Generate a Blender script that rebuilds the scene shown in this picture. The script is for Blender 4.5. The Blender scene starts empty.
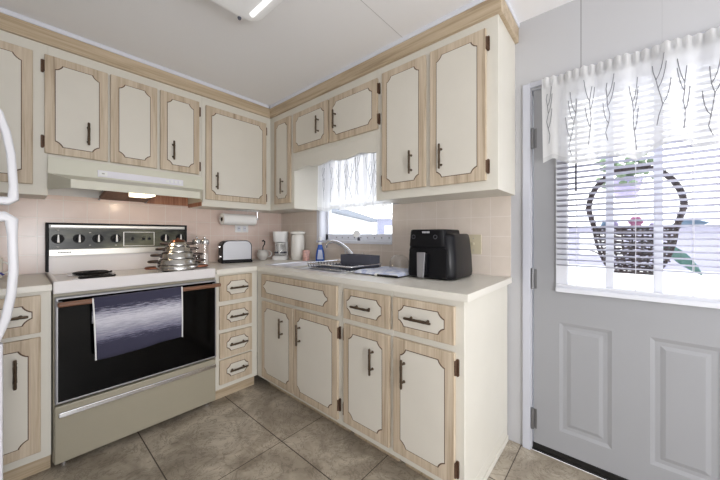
import bpy, bmesh, math, random
from mathutils import Vector, Matrix
random.seed(7)
PI = math.pi
SC = bpy.context.scene
COL = SC.collection

# ------------------------------------------------------------------ materials
def lin(c):
    c = c / 255.0
    return c / 12.92 if c <= 0.04045 else ((c + 0.055) / 1.055) ** 2.4
def rgb(r, g, b): return (lin(r), lin(g), lin(b), 1.0)

class NT:
    """small node-graph helper"""
    def __init__(s, name):
        s.m = bpy.data.materials.new(name); s.m.use_nodes = True
        s.t = s.m.node_tree; s.n = s.t.nodes
        s.p = s.n['Principled BSDF']; s.out = s.n['Material Output']
    def add(s, typ, **kw):
        x = s.n.new(typ)
        for k, v in kw.items(): setattr(x, k, v)
        return x
    def link(s, a, b): s.t.links.new(a, b)
    def math(s, op, a, b=None):
        x = s.add('ShaderNodeMath', operation=op)
        for i, v in enumerate((a, b)):
            if v is None: continue
            if isinstance(v, (int, float)): x.inputs[i].default_value = v
            else: s.link(v, x.inputs[i])
        return x.outputs[0]
    def coord(s, kind='Object'): return s.add('ShaderNodeTexCoord').outputs[kind]
    def mapped(s, scale, loc=(0, 0, 0), kind='Object'):
        mp = s.add('ShaderNodeMapping'); s.link(s.coord(kind), mp.inputs['Vector'])
        mp.inputs['Scale'].default_value = scale; mp.inputs['Location'].default_value = loc
        return mp.outputs[0]
    def noise(s, vec, scale, detail=4, rough=.55, dist=0):
        x = s.add('ShaderNodeTexNoise'); s.link(vec, x.inputs['Vector'])
        x.inputs['Scale'].default_value = scale; x.inputs['Detail'].default_value = detail
        x.inputs['Roughness'].default_value = rough; x.inputs['Distortion'].default_value = dist
        return x.outputs[0]
    def ramp(s, fac, stops):
        x = s.add('ShaderNodeValToRGB'); s.link(fac, x.inputs[0])
        e = x.color_ramp.elements
        e[0].position, e[0].color = stops[0]
        e[1].position, e[1].color = stops[-1]
        for p, c in stops[1:-1]:
            k = e.new(p); k.color = c
        return x.outputs[0]
    def mix(s, fac, a, b):
        x = s.add('ShaderNodeMix', data_type='RGBA')
        for i, v in ((0, fac), (6, a), (7, b)):
            if isinstance(v, (int, float, tuple)): x.inputs[i].default_value = v
            else: s.link(v, x.inputs[i])
        return x.outputs[2]
    def sep(s, vec):
        x = s.add('ShaderNodeSeparateXYZ'); s.link(vec, x.inputs[0]); return x.outputs
    def base(s, v):
        if isinstance(v, tuple): s.p.inputs['Base Color'].default_value = v
        else: s.link(v, s.p.inputs['Base Color'])
    def bump(s, h, strength=.3, dist=.002):
        b = s.add('ShaderNodeBump'); b.inputs['Strength'].default_value = strength
        b.inputs['Distance'].default_value = dist
        s.link(h, b.inputs['Height']); s.link(b.outputs[0], s.p.inputs['Normal'])
    def set(s, **kw):
        for k, v in kw.items():
            s.p.inputs[{'rough': 'Roughness', 'metal': 'Metallic', 'trans': 'Transmission Weight', 'ior': 'IOR',
                        'coat': 'Coat Weight', 'spec': 'Specular IOR Level', 'alpha': 'Alpha'}[k]].default_value = v
        return s
    def line(s, axis, off, pitch, half):
        """1 on grout lines at off + k*pitch"""
        a = s.math('SUBTRACT', axis, off)
        a = s.math('DIVIDE', a, pitch)
        a = s.math('ADD', a, .5)
        a = s.math('FRACT', a)
        a = s.math('SUBTRACT', a, .5)
        a = s.math('ABSOLUTE', a)
        return s.math('LESS_THAN', a, half / pitch)

def plain(name, col, rough=.5, metal=0.0, noise=0.0, nscale=30, **kw):
    t = NT(name); t.set(rough=rough, metal=metal, **kw)
    if noise:
        n = t.noise(t.coord('Object'), nscale, 5)
        d = tuple(c * (1 - noise) for c in col[:3]) + (1,)
        u = tuple(min(1, c * (1 + noise)) for c in col[:3]) + (1,)
        t.base(t.ramp(n, [(.3, d), (.7, u)]))
    else: t.base(col)
    return t.m

def emit(name, col, strength):
    t = NT(name); t.base(col)
    t.p.inputs['Emission Color'].default_value = col
    t.p.inputs['Emission Strength'].default_value = strength
    return t.m

def wood(name, axis, light, mid, dark):
    t = NT(name)
    sc = [34, 34, 34]; sc[axis] = 1.7
    v = t.mapped(tuple(sc))
    n = t.noise(v, 1.0, 6, .6, .5)
    sc2 = [150, 150, 150]; sc2[axis] = 5
    n2 = t.noise(t.mapped(tuple(sc2)), 1.0, 3, .6)
    sc3 = [7, 7, 7]; sc3[axis] = .5
    n3 = t.noise(t.mapped(tuple(sc3)), 1.0, 3, .5, 1.2)
    f = t.math('ADD', t.math('MULTIPLY', n, .55), t.math('ADD', t.math('MULTIPLY', n2, .25), t.math('MULTIPLY', n3, .2)))
    t.base(t.ramp(f, [(.36, dark), (.47, mid), (.6, light)]))
    t.set(rough=.45)
    t.bump(f, .12, .001)
    return t.m

M = {}
M['oak'] = wood('oak_vertical', 2, rgb(212, 197, 176), rgb(194, 176, 152), rgb(160, 141, 119))
M['oakx'] = wood('oak_along_x', 0, rgb(204, 186, 160), rgb(184, 164, 136), rgb(154, 134, 108))
M['oaky'] = wood('oak_along_y', 1, rgb(204, 186, 160), rgb(184, 164, 136), rgb(154, 134, 108))
M['rawwood'] = wood('raw_brown_wood', 2, rgb(190, 140, 110), rgb(165, 112, 85), rgb(120, 80, 60))
M['cream'] = plain('cream_paint', rgb(222, 218, 207), .42, noise=.015, nscale=6)
M['panel'] = plain('cream_panel_laminate', rgb(220, 215, 204), .38, noise=.015, nscale=8)
M['groove'] = plain('dark_panel_outline', rgb(92, 68, 50), .6)
M['bronze'] = plain('dark_bronze', rgb(92, 78, 64), .42, .75, noise=.25, nscale=90)
M['hinge'] = plain('bronze_hinge', rgb(98, 74, 58), .5, .5, noise=.2, nscale=120)
M['white'] = plain('white_gloss', rgb(238, 238, 238), .3)
M['fridge'] = plain('fridge_white', rgb(206, 206, 211), .35)
M['wallwhite'] = plain('white_wall_paint', rgb(226, 226, 226), .7, noise=.01, nscale=5)
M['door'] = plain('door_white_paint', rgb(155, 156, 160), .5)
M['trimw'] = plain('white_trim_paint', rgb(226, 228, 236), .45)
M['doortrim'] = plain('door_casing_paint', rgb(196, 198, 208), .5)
M['shedwall'] = plain('lilac_shed_boards', rgb(148, 150, 170), .8)
M['chrome'] = plain('chrome', rgb(225, 225, 228), .12, 1.0)
M['steel'] = plain('stainless_steel', rgb(205, 203, 200), .2, 1.0)
M['brushed'] = plain('brushed_steel', rgb(172, 172, 176), .5, .9)
M['sinksteel'] = plain('sink_steel', rgb(232, 232, 236), .33, .75)
M['hingesteel'] = plain('grey_hinge_metal', rgb(130, 130, 132), .4, .8)
M['silver'] = plain('silver_strip', rgb(222, 220, 214), .35, .55)
M['black'] = plain('black_enamel', rgb(14, 14, 19), .3, spec=.25)
M['blackmat'] = plain('black_matte', rgb(17, 17, 20), .5, spec=.2)
M['blackglass'] = plain('black_oven_glass', rgb(4, 4, 5), .1, spec=.14)
M['slate'] = plain('slate_grey_plastic', rgb(78, 80, 92), .55)
M['wire'] = plain('dark_wire', rgb(52, 54, 66), .4, .3)
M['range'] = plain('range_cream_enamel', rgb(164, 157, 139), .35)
M['cooktop'] = plain('cooktop_white_enamel', rgb(232, 228, 228), .3)
M['hood'] = plain('hood_almond_enamel', rgb(214, 212, 196), .35)
M['hoodstrip'] = plain('hood_pale_strip', rgb(232, 230, 238), .3)
M['filter'] = plain('greasy_filter_brown', rgb(120, 92, 78), .6, .3, noise=.2, nscale=60)
M['copper'] = plain('copper', rgb(150, 100, 80), .3, 1.0)
M['potgrip'] = plain('dark_steel_handle', rgb(92, 82, 78), .3, .9)
M['handlewood'] = wood('range_handle_wood', 0, rgb(140, 98, 72), rgb(116, 78, 56), rgb(88, 56, 40))
M['counter'] = plain('cream_laminate_counter', rgb(230, 226, 216), .3, noise=.015, nscale=140)
M['ceramic'] = plain('white_ceramic', rgb(236, 234, 228), .2)
M['greycer'] = plain('grey_white_ceramic', rgb(206, 202, 196), .3, noise=.05, nscale=40)
M['plastic'] = plain('white_plastic', rgb(240, 240, 240), .35)
M['beige'] = plain('beige_switch_plate', rgb(206, 196, 170), .4)
M['paper'] = plain('paper_towel', rgb(244, 243, 241), .9)
M['card'] = plain('cardboard', rgb(60, 52, 46), .9)
M['soap'] = plain('blue_dish_soap', rgb(45, 95, 190), .15)
M['soaplabel'] = plain('soap_label', rgb(200, 212, 240), .4)
M['pink'] = plain('pink_candle_wax', rgb(222, 178, 168), .35, noise=.3, nscale=60)
M['acrylic'] = emit('light_lens_acrylic', rgb(226, 226, 226), .22)
M['granules'] = plain('white_salt_granules', rgb(225, 215, 210), .9, noise=.15, nscale=200)
M['pepper'] = plain('peppercorns', rgb(70, 55, 48), .9, noise=.4, nscale=250)
M['wicker'] = plain('dark_wicker', rgb(66, 52, 54), .75, noise=.3, nscale=40)
M['leaf'] = plain('teal_leaf', rgb(90, 140, 130), .6)
M['leafblue'] = plain('blue_green_leaf', rgb(120, 150, 175), .6)
M['petal'] = plain('pink_petal', rgb(205, 130, 170), .6)
M['lilac'] = plain('lilac_petal', rgb(178, 168, 206), .6)
M['slat'] = plain('blind_slat', rgb(196, 196, 212), .6)
M['wand'] = plain('dark_wand', rgb(70, 70, 84), .4)
M['glow'] = emit('hood_lamp_glow', (1, .9, .68, 1), 2.2)
M['tube'] = emit('fluorescent_tube', (1, 1, 1, 1), 1.0)
M['foliage'] = plain('tree_foliage', rgb(120, 140, 110), .8, noise=.4, nscale=3)
M['bark'] = plain('tree_bark', rgb(110, 95, 85), .9)
M['lavwall'] = plain('neighbour_lavender_siding', rgb(166, 164, 184), .8)
M['eave'] = plain('grey_eave', rgb(118, 124, 134), .7)
M['siding'] = plain('white_siding', rgb(240, 240, 240), .8)
M['ground'] = plain('pale_concrete', rgb(225, 222, 216), .9, noise=.05, nscale=3)
M['ink'] = plain('dark_ink', rgb(70, 68, 66), .6)
M['greyink'] = plain('grey_ink', rgb(170, 168, 162), .6)
M['inklight'] = plain('pale_logo', rgb(190, 190, 196), .5)
M['dialring'] = plain('dial_ring_grey', rgb(82, 82, 88), .4)
M['branch'] = plain('branch_thread', rgb(128, 128, 132), .8)
M['tapeblack'] = plain('black_rubber', rgb(14, 13, 13), .6)
M['bluecap'] = plain('navy_ring', rgb(60, 60, 150), .4)
M['cordgrey'] = plain('white_cord', rgb(220, 220, 226), .7)

def glass(name, col=(1, 1, 1, 1), rough=0.0):
    t = NT(name); t.base(col); t.set(rough=rough, trans=1.0, ior=1.45)
    return t.m
M['glass'] = None
def pane(name, tint=.97, refl=.03):
    t = NT(name)
    tr = t.add('ShaderNodeBsdfTransparent'); gl = t.add('ShaderNodeBsdfGlossy'); gl.inputs['Roughness'].default_value = .02
    tr.inputs[0].default_value = (tint, tint, tint, 1)
    lw = t.add('ShaderNodeLayerWeight'); lw.inputs[0].default_value = .5
    fac = t.math('ADD', t.math('MULTIPLY', t.math('POWER', lw.outputs['Facing'], 4.0), .6), refl)
    mx = t.add('ShaderNodeMixShader'); t.link(fac, mx.inputs[0]); t.link(tr.outputs[0], mx.inputs[1]); t.link(gl.outputs[0], mx.inputs[2])
    t.link(mx.outputs[0], t.out.inputs[0]); t.n.remove(t.p)
    return t.m
M['pane'] = pane('window_pane')
M['glass'] = pane('thin_clear_glass', .985, .05)
def sheer(name, col, op):
    t = NT(name)
    tr = t.add('ShaderNodeBsdfTransparent'); tl = t.add('ShaderNodeBsdfTranslucent'); df = t.add('ShaderNodeBsdfDiffuse')
    tl.inputs[0].default_value = col; df.inputs[0].default_value = col
    m1 = t.add('ShaderNodeMixShader'); m1.inputs[0].default_value = .5; t.link(df.outputs[0], m1.inputs[1]); t.link(tl.outputs[0], m1.inputs[2])
    m2 = t.add('ShaderNodeMixShader')
    # cloth seen edge-on hides more
    lw = t.add('ShaderNodeLayerWeight'); lw.inputs[0].default_value = .45
    f = t.math('ADD', t.math('MULTIPLY', lw.outputs['Facing'], .4), op)
    f = t.math('MINIMUM', f, .97)
    t.link(f, m2.inputs[0]); t.link(tr.outputs[0], m2.inputs[1]); t.link(m1.outputs[0], m2.inputs[2])
    t.link(m2.outputs[0], t.out.inputs[0]); t.n.remove(t.p)
    return t.m
M['sheer'] = sheer('sheer_voile', (.95, .95, .95, 1), .77)
M['hem'] = sheer('voile_hem', (.8, .8, .8, 1), .8)

def tile_mat(name, horiz, off, c1, c2):
    t = NT(name)
    s = t.sep(t.coord('Object'))
    h = s[0] if horiz == 'x' else s[1]
    m = t.math('MAXIMUM', t.line(h, off, .1135, .0016), t.line(s[2], 1.142, .114, .0016))
    n = t.noise(t.coord('Object'), 7, 3)
    body = t.ramp(n, [(.35, c1), (.65, c2)])
    t.base(t.mix(m, body, rgb(232, 222, 214)))
    t.set(rough=.22)
    inv = t.math('SUBTRACT', 1.0, m)
    t.bump(inv, .5, .0015)
    return t.m
M['tileb'] = tile_mat('pink_beige_tile_range_wall', 'x', -1.742, rgb(224, 203, 193), rgb(229, 209, 199))
M['tiler'] = tile_mat('beige_tile_sink_wall', 'y', -2.115, rgb(218, 206, 194), rgb(224, 212, 201))

def floor_mat():
    t = NT('marbled_floor_tile')
    co = t.coord('Object'); s = t.sep(co)
    lx = t.line(s[0], -.85, .508, .0028)
    ly = t.line(s[1], -1.264, .506, .0022)
    ly = t.math('MULTIPLY', ly, t.math('LESS_THAN', s[1], -1.0))
    m = t.math('MAXIMUM', lx, ly)
    n1 = t.noise(co, 3.2, 7, .62, 1.4)
    n2 = t.noise(co, 6.5, 8, .7, 2.2)
    vein = t.math('ABSOLUTE', t.math('SUBTRACT', n2, .5))
    vein = t.math('LESS_THAN', vein, .016)
    base = t.ramp(n1, [(.3, rgb(136, 126, 111)), (.5, rgb(168, 157, 141)), (.68, rgb(200, 190, 173))])
    base = t.mix(t.math('MULTIPLY', vein, .45), base, rgb(96, 85, 73))
    n3 = t.noise(co, 14, 6, .7, 1.0)
    base = t.mix(t.ramp(n3, [(.55, (0, 0, 0, 1)), (.75, (.5, .5, .5, 1))]), base, rgb(104, 93, 80))
    t.base(t.mix(m, base, rgb(70, 58, 48)))
    t.set(rough=.36)
    t.bump(t.math('SUBTRACT', 1.0, m), .4, .0015)
    return t.m
M['floor'] = floor_mat()
def ceil_mat():
    t = NT('ceiling_board')
    co = t.coord('Object'); s = t.sep(co)
    l = t.math('LESS_THAN', t.math('ABSOLUTE', t.math('SUBTRACT', s[1], -1.715)), .0022)
    t.base(t.mix(t.math('MULTIPLY', l, .5), rgb(248, 248, 250), rgb(160, 160, 160)))
    t.set(rough=.85); return t.m
M['ceil'] = ceil_mat()
def wallr_mat():
    t = NT('white_wallboard_with_seams')
    s = t.sep(t.coord('Object'))
    l1 = t.math('LESS_THAN', t.math('ABSOLUTE', t.math('SUBTRACT', s[1], -2.539)), .0022)
    l2 = t.math('LESS_THAN', t.math('ABSOLUTE', t.math('SUBTRACT', s[1], -2.819)), .0016)
    f = t.math('ADD', t.math('MULTIPLY', l1, .6), t.math('MULTIPLY', l2, .1))
    t.base(t.mix(f, rgb(192, 192, 195), rgb(98, 98, 100)))
    t.set(rough=.65); return t.m
M['wallr'] = wallr_mat()
def towel_mat():
    t = NT('striped_terry_towel')
    co = t.coord('Object'); s = t.sep(co)
    n = t.noise(t.mapped((22, 22, 250)), 1, 4, .7)
    z = t.math('ADD', s[2], t.math('MULTIPLY', t.math('SUBTRACT', n, .5), .13))
    nav, mid, pale = rgb(58, 57, 78), rgb(120, 119, 140), rgb(214, 213, 222)
    x = t.math('DIVIDE', t.math('SUBTRACT', z, .515), .325)
    t.base(t.ramp(x, [(0, nav), (.27, nav), (.33, mid), (.47, rgb(170, 169, 184)), (.62, pale), (.73, rgb(160, 159, 176)), (.81, nav), (1, nav)]))
    t.set(rough=.95); t.bump(n, .6, .003)
    return t.m
M['towel'] = towel_mat()
def mat_mat():
    t = NT('blue_white_drying_mat')
    co = t.coord('Object')
    n = t.noise(co, 16, 5, .6, 1.5)
    t.base(t.ramp(n, [(.35, rgb(176, 186, 222)), (.5, rgb(214, 220, 238)), (.65, rgb(235, 238, 246))]))
    t.set(rough=.95); t.bump(t.noise(co, 120, 3), .5, .003); return t.m
M['drymat'] = mat_mat()
def panel_black():
    t = NT('control_glass_painted_reflection')
    s = t.sep(t.coord('Object'))
    n = t.noise(t.mapped((3, 1, 8)), 1, 3)
    t.base(t.ramp(n, [(.38, rgb(34, 35, 32)), (.66, rgb(108, 110, 94))]))  # olive-grey patches paint a room reflection into the black panel
    t.set(rough=.25, spec=.3); return t.m
M['ctrl'] = panel_black()

# ------------------------------------------------------------------ geometry
class G:
    def __init__(s): s.b = bmesh.new(); s.k = 0
    def mat(s, i): s.k = i; return s
    def face(s, vs):
        try:
            f = s.b.faces.new(vs); f.material_index = s.k; return f
        except ValueError: return None
    def quadpts(s, pts): return s.face([s.b.verts.new(p) for p in pts])
    def box(s, x0, x1, y0, y1, z0, z1):
        x0, x1 = sorted((x0, x1)); y0, y1 = sorted((y0, y1)); z0, z1 = sorted((z0, z1))
        v = [s.b.verts.new(p) for p in ((x0, y0, z0), (x1, y0, z0), (x1, y1, z0), (x0, y1, z0), (x0, y0, z1), (x1, y0, z1), (x1, y1, z1), (x0, y1, z1))]
        for q in ((3, 2, 1, 0), (4, 5, 6, 7), (0, 1, 5, 4), (1, 2, 6, 5), (2, 3, 7, 6), (3, 0, 4, 7)): s.face([v[i] for i in q])
        return s
    def prism(s, poly, o, ex, ey, ez, d0, d1):
        """polygon in (ex,ey) at o, extruded along ez from d0 to d1"""
        o, ex, ey, ez = map(Vector, (o, ex, ey, ez))
        a = [s.b.verts.new(o + ex * p[0] + ey * p[1] + ez * d0) for p in poly]
        b = [s.b.verts.new(o + ex * p[0] + ey * p[1] + ez * d1) for p in poly]
        s.face(a[::-1]); s.face(b)
        n = len(poly)
        for i in range(n): s.face([a[i], a[(i + 1) % n], b[(i + 1) % n], b[i]])
        return s
    def cyl(s, p0, p1, r0, r1=None, n=16, caps=True):
        return s.tube([p0, p1], [r0, r0 if r1 is None else r1], n, caps)
    def tube(s, pts, r, n=8, caps=True, closed=False, flat=1.0):
        pts = [Vector(p) for p in pts]; N = len(pts)
        rs = list(r) if isinstance(r, (list, tuple)) else [r] * N
        rings = []; up = None
        for i in range(N):
            if closed: d = pts[(i + 1) % N] - pts[i - 1]
            else: d = pts[min(i + 1, N - 1)] - pts[max(i - 1, 0)]
            if d.length < 1e-9: d = Vector((0, 0, 1))
            d.normalize()
            if up is None:
                up = Vector((0, 0, 1)) if abs(d.z) < .9 else Vector((1, 0, 0))
            u = (up - d * up.dot(d))
            if u.length < 1e-6: u = d.orthogonal()
            u.normalize(); w = d.cross(u); up = u
            rings.append([s.b.verts.new(pts[i] + (u * math.cos(2 * PI * k / n) * flat + w * math.sin(2 * PI * k / n)) * rs[i]) for k in range(n)])
        for i in range(N if closed else N - 1):
            A, B = rings[i], rings[(i + 1) % N]
            for k in range(n): s.face([A[k], A[(k + 1) % n], B[(k + 1) % n], B[k]])
        if caps and not closed:
            s.face(rings[0][::-1]); s.face(rings[-1])
        return s
    def lathe(s, prof, c=(0, 0, 0), n=28, sx=1.0, sy=1.0):
        rings = []
        for r, z in prof:
            if r < 1e-6: rings.append([s.b.verts.new((c[0], c[1], c[2] + z))])
            else: rings.append([s.b.verts.new((c[0] + r * sx * math.cos(2 * PI * k / n), c[1] + r * sy * math.sin(2 * PI * k / n), c[2] + z)) for k in range(n)])
        for A, B in zip(rings, rings[1:]):
            if len(A) == 1 and len(B) == 1: continue
            for k in range(n):
                a0, a1 = A[k % len(A)], A[(k + 1) % len(A)]; b0, b1 = B[k % len(B)], B[(k + 1) % len(B)]
                if len(A) == 1: s.face([a0, b0, b1][::-1] if False else [a0, b1, b0][::-1])
                elif len(B) == 1: s.face([a0, a1, b0])
                else: s.face([a0, a1, b1, b0])
        return s
    def grid(s, f, nu, nv):
        V = [[s.b.verts.new(f(i / nu, j / nv)) for j in range(nv + 1)] for i in range(nu + 1)]
        for i in range(nu):
            for j in range(nv): s.face([V[i][j], V[i + 1][j], V[i + 1][j + 1], V[i][j + 1]])
        return s
    def loft(s, rings, caps=True):
        R = [[s.b.verts.new(p) for p in r] for r in rings]; n = len(R[0])
        for A, B in zip(R, R[1:]):
            for k in range(n): s.face([A[k], A[(k + 1) % n], B[(k + 1) % n], B[k]])
        if caps: s.face(R[0][::-1]); s.face(R[-1])
        return s
    def ball(s, c, r, n=12, sx=1, sy=1, sz=1):
        return s.lathe([(r * math.sin(PI * i / 8), -r * sz * math.cos(PI * i / 8)) for i in range(9)], c, n, sx, sy)

def obj(name, g, mats, parent=None, smooth=None, bevel=0, seg=2, recalc=True, loc=None, rotz=None, solid=0, tag_=None):
    if not isinstance(mats, (list, tuple)): mats = [mats]
    me = bpy.data.meshes.new(name)
    if recalc: bmesh.ops.recalc_face_normals(g.b, faces=g.b.faces[:])
    g.b.to_mesh(me); g.b.free()
    for m in mats: me.materials.append(M[m] if isinstance(m, str) else m)
    if smooth is not None:
        me.shade_smooth(); me.set_sharp_from_angle(angle=math.radians(smooth))
    o = bpy.data.objects.new(name, me); COL.objects.link(o)
    if parent is not None: o.parent = parent
    if loc is not None: o.location = loc
    if rotz is not None: o.rotation_euler.z = rotz
    if solid:
        md = o.modifiers.new('thick', 'SOLIDIFY'); md.thickness = solid; md.offset = 0
    if bevel:
        md = o.modifiers.new('edge', 'BEVEL'); md.width = bevel; md.segments = seg
        md.limit_method = 'ANGLE'; md.angle_limit = math.radians(38)
    return o

def thing(name, label, cat, loc=(0, 0, 0), rotz=0, group=None):
    o = bpy.data.objects.new(name, None); COL.objects.link(o); o.empty_display_size = .1
    o.location = loc; o.rotation_euler.z = rotz
    return tag(o, label, cat, group)
def tag(o, label, cat, group=None):
    o['label'] = label; o['category'] = cat
    if group: o['group'] = group
    return o
def struct(o): o['kind'] = 'structure'; return o
def rrect(hx, hy, r, n=6, cx=0, cy=0):
    pts = []
    for (sx, sy, a0) in ((1, 1, 0), (-1, 1, 90), (-1, -1, 180), (1, -1, 270)):
        for i in range(n + 1):
            a = math.radians(a0 + 90 * i / n)
            pts.append((cx + sx * (hx - r) + r * math.cos(a), cy + sy * (hy - r) + r * math.sin(a)))
    return pts

# ------------------------------------------------------------------ key sizes
CEIL = 2.304; CT = .914; CB = .883
UFY, UFX = -.28, -.304          # face frames of the wall cabinets
BFY, BFX = -.608, -.623         # face frames of the base cabinets
ROOM_Y = -6.6; LEFT = -2.68

# ------------------------------------------------------------------ setting
g = G(); g.box(LEFT, .0, ROOM_Y, 0, -.05, 0); struct(obj('floor', g, 'floor'))
g = G(); g.box(LEFT - .1, .1, ROOM_Y - .1, .1, CEIL + .012, CEIL + .08); struct(obj('ceiling', g, 'ceil'))
g = G(); g.box(LEFT - .1, .1, 0, .1, -.05, CEIL + .012); struct(obj('wall_back', g, 'wallwhite'))
g = G(); g.box(LEFT - .1, LEFT, ROOM_Y - .1, 0, -.05, CEIL + .012); struct(obj('wall_left', g, 'wallwhite'))
# right wall with the sink window and the door cut out
WY0, WY1, WZ0, WZ1 = -.61, -1.42, 1.09, 1.97
DY0, DY1, DZ = -2.326, -3.150, 1.928
g = G()
g.box(0, .1, 0, WY0, -.05, CEIL + .012); g.box(0, .1, WY0, WY1, -.05, WZ0); g.box(0, .1, WY0, WY1, WZ1, CEIL + .012)
g.box(0, .1, WY1, DY0, -.05, CEIL + .012); g.box(0, .1, DY0, DY1, DZ, CEIL + .012); g.box(0, .1, DY1, ROOM_Y - .1, -.05, CEIL + .012)
struct(obj('wall_right', g, 'wallr'))
# wall behind the camera; its unseen window is enlarged to admit more light
RX0, RX1, RZ0, RZ1 = -2.5, -.15, .12, 2.12
g = G()
g.box(LEFT, RX0, ROOM_Y - .1, ROOM_Y, -.05, CEIL + .012); g.box(RX1, 0, ROOM_Y - .1, ROOM_Y, -.05, CEIL + .012)
g.box(RX0, RX1, ROOM_Y - .1, ROOM_Y, -.05, RZ0); g.box(RX0, RX1, ROOM_Y - .1, ROOM_Y, RZ1, CEIL + .012)
struct(obj('wall_front', g, 'wallwhite'))
g = G()
g.box(RX0, RX1, ROOM_Y - .06, ROOM_Y - .02, RZ0, RZ0 + .05); g.box(RX0, RX1, ROOM_Y - .06, ROOM_Y - .02, RZ1 - .05, RZ1)
for x in (RX0, (RX0 + RX1) / 2 - .025, RX1 - .05): g.box(x, x + .05, ROOM_Y - .06, ROOM_Y - .02, RZ0, RZ1)
struct(obj('window_2', g, 'trimw'))

# tiled backsplashes
g = G(); g.box(-2.3, 0, -.006, 0, CT, 1.40); g.box(-1.705, -.9, -.006, 0, .8, CT)
struct(obj('trim_3', g, 'tileb'))
g = G()
g.box(-.006, 0, -.006, WY0 + .0, CT, 1.37); g.box(-.006, 0, WY0, WY1, CT, WZ0); g.box(-.006, 0, WY1, -2.223, CT, 1.372)
struct(obj('trim_4', g, 'tiler'))

# crown boards above the wall cabinets with the pale strip at the ceiling
ZM, ZT = 2.208, 2.290
g = G(); g.box(LEFT, UFX - .012, UFY - .018, 0, ZM, ZT); o = struct(obj('trim_1', g, 'oakx', bevel=.003))
g = G(); g.box(LEFT, UFX - .03, UFY - .022, UFY - .0, ZT, CEIL + .012); obj('cove_strip', g, 'trimw', o, bevel=.004)
g = G(); g.box(UFX - .018, 0, UFY, -2.263, ZM, ZT); o = struct(obj('trim_2', g, 'oaky', bevel=.003))
g = G(); g.box(UFX - .022, UFX, UFY - .018, -2.268, ZT, CEIL + .012); g.box(UFX - .02, 0, -2.25, -2.268, ZT, CEIL + .012); obj('cove_strip', g, 'trimw', o, bevel=.004)

# sink window: frame, glass, sill
win = thing('window_1', 'w', 'c'); del win['label']; del win['category']; struct(win)
g = G()
y0, y1 = WY0, WY1
g.box(.06, .10, y0, y0 - .05, WZ0, WZ1); g.box(.06, .10, y1, y1 + .035, WZ0, WZ1)
g.box(.06, .10, y0, y1, WZ0, WZ0 + .066); g.box(.06, .10, y0, y1, WZ1 - .05, WZ1)
g.box(.055, .095, y0, y1, 1.395, 1.425)
obj('window_frame', g, 'trimw', win, bevel=.003)
g = G(); g.box(.078, .082, y0 - .04, y1 + .03, WZ0 + .05, WZ1 - .04); obj('pane', g, 'pane', win)
g = G(); g.box(0, .06, y0, y0 - .018, WZ0, WZ1); g.box(0, .06, y1 + .002, y1, WZ0, WZ1); g.box(0, .06, y0, y1, WZ0 - .002, WZ0 + .012); g.box(0, .06, y0, y1, WZ1 - .01, WZ1)
g.box(-.012, 0, y0 + .03, y0 - .012, WZ0 - .012, 1.37); g.box(-.02, 0, y0 + .03, y1, WZ0 - .012, WZ0 + .012)
obj('window_casing', g, 'trimw', win, bevel=.003)
g = G()
for i in range(9):
    yy = -.77 - i * .072
    g.cyl((.0605, yy, WZ0 + .036), (.057, yy, WZ0 + .036), .0055, n=8)
obj('weep_plugs', g, 'hingesteel', win)

# ------------------------------------------------------------------ entrance door
door = thing('door_1', 'w', 'c'); del door['label']; del door['category']; struct(door)
dy0, dy1, dz0, dz1 = -2.335, -3.142, .045, 1.921
LY0, LY1, LZ0, LZ1 = -2.478, -2.999, .893, 1.84
def door_mesh():
    g = G(); XF = .0
    ys = [dy0, -2.450, LY0, -2.655, -2.782, -2.99, LY1, dy1]
    ys = sorted(set(ys), reverse=True)
    pz0, pz1 = .152, .706
    zs = sorted({dz0, pz0, pz1, LZ0, LZ1, dz1})
    panels = [(-2.450, -2.655), (-2.782, -2.99)]
    for a, b in zip(ys, ys[1:]):
        for c, d in zip(zs, zs[1:]):
            my, mz = (a + b) / 2, (c + d) / 2
            if LY1 < my < LY0 and LZ0 < mz < LZ1: continue
            if pz0 < mz < pz1 and any(q < my < p for p, q in panels): continue
            g.quadpts([(XF, a, c), (XF, b, c), (XF, b, d), (XF, a, d)])
    for p, q in panels:
        rr = [(0, 0), (.016, .006), (.032, .006), (.048, .001)]
        prev = None
        for ins, dep in rr:
            c = [(XF + dep, p - ins, pz0 + ins), (XF + dep, q + ins, pz0 + ins), (XF + dep, q + ins, pz1 - ins), (XF + dep, p - ins, pz1 - ins)]
            if prev:
                for i in range(4): g.quadpts([prev[i], prev[(i + 1) % 4], c[(i + 1) % 4], c[i]])
            prev = c
        g.quadpts(prev)
    bmesh.ops.remove_doubles(g.b, verts=g.b.verts[:], dist=1e-5)
    # back and edges
    for (a, b, c, d) in ((dy0, LY0, dz0, dz1), (LY1, dy1, dz0, dz1), (LY0, LY1, dz0, LZ0), (LY0, LY1, LZ1, dz1)):
        g.quadpts([(.044, a, c), (.044, a, d), (.044, b, d), (.044, b, c)])
    g.quadpts([(0, dy0, dz0), (.044, dy0, dz0), (.044, dy0, dz1), (0, dy0, dz1)]); g.quadpts([(0, dy1, dz0), (.044, dy1, dz0), (.044, dy1, dz1), (0, dy1, dz1)])
    g.quadpts([(0, dy0, dz0), (.044, dy0, dz0), (.044, dy1, dz0), (0, dy1, dz0)]); g.quadpts([(0, dy0, dz1), (.044, dy0, dz1), (.044, dy1, dz1), (0, dy1, dz1)])
    return g
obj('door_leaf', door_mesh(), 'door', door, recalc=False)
g = G()   # raised frame round the glazing
for a in ((LY0 + .042, LY0 - .006, LZ0 - .03, LZ1 + .03), (LY1 + .006, LY1 - .042, LZ0 - .03, LZ1 + .03)): g.box(-.012, .05, *a)
g.box(-.012, .05, LY0, LY1, LZ0 - .03, LZ0 + .006); g.box(-.012, .05, LY0, LY1, LZ1 - .006, LZ1 + .03)
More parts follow.
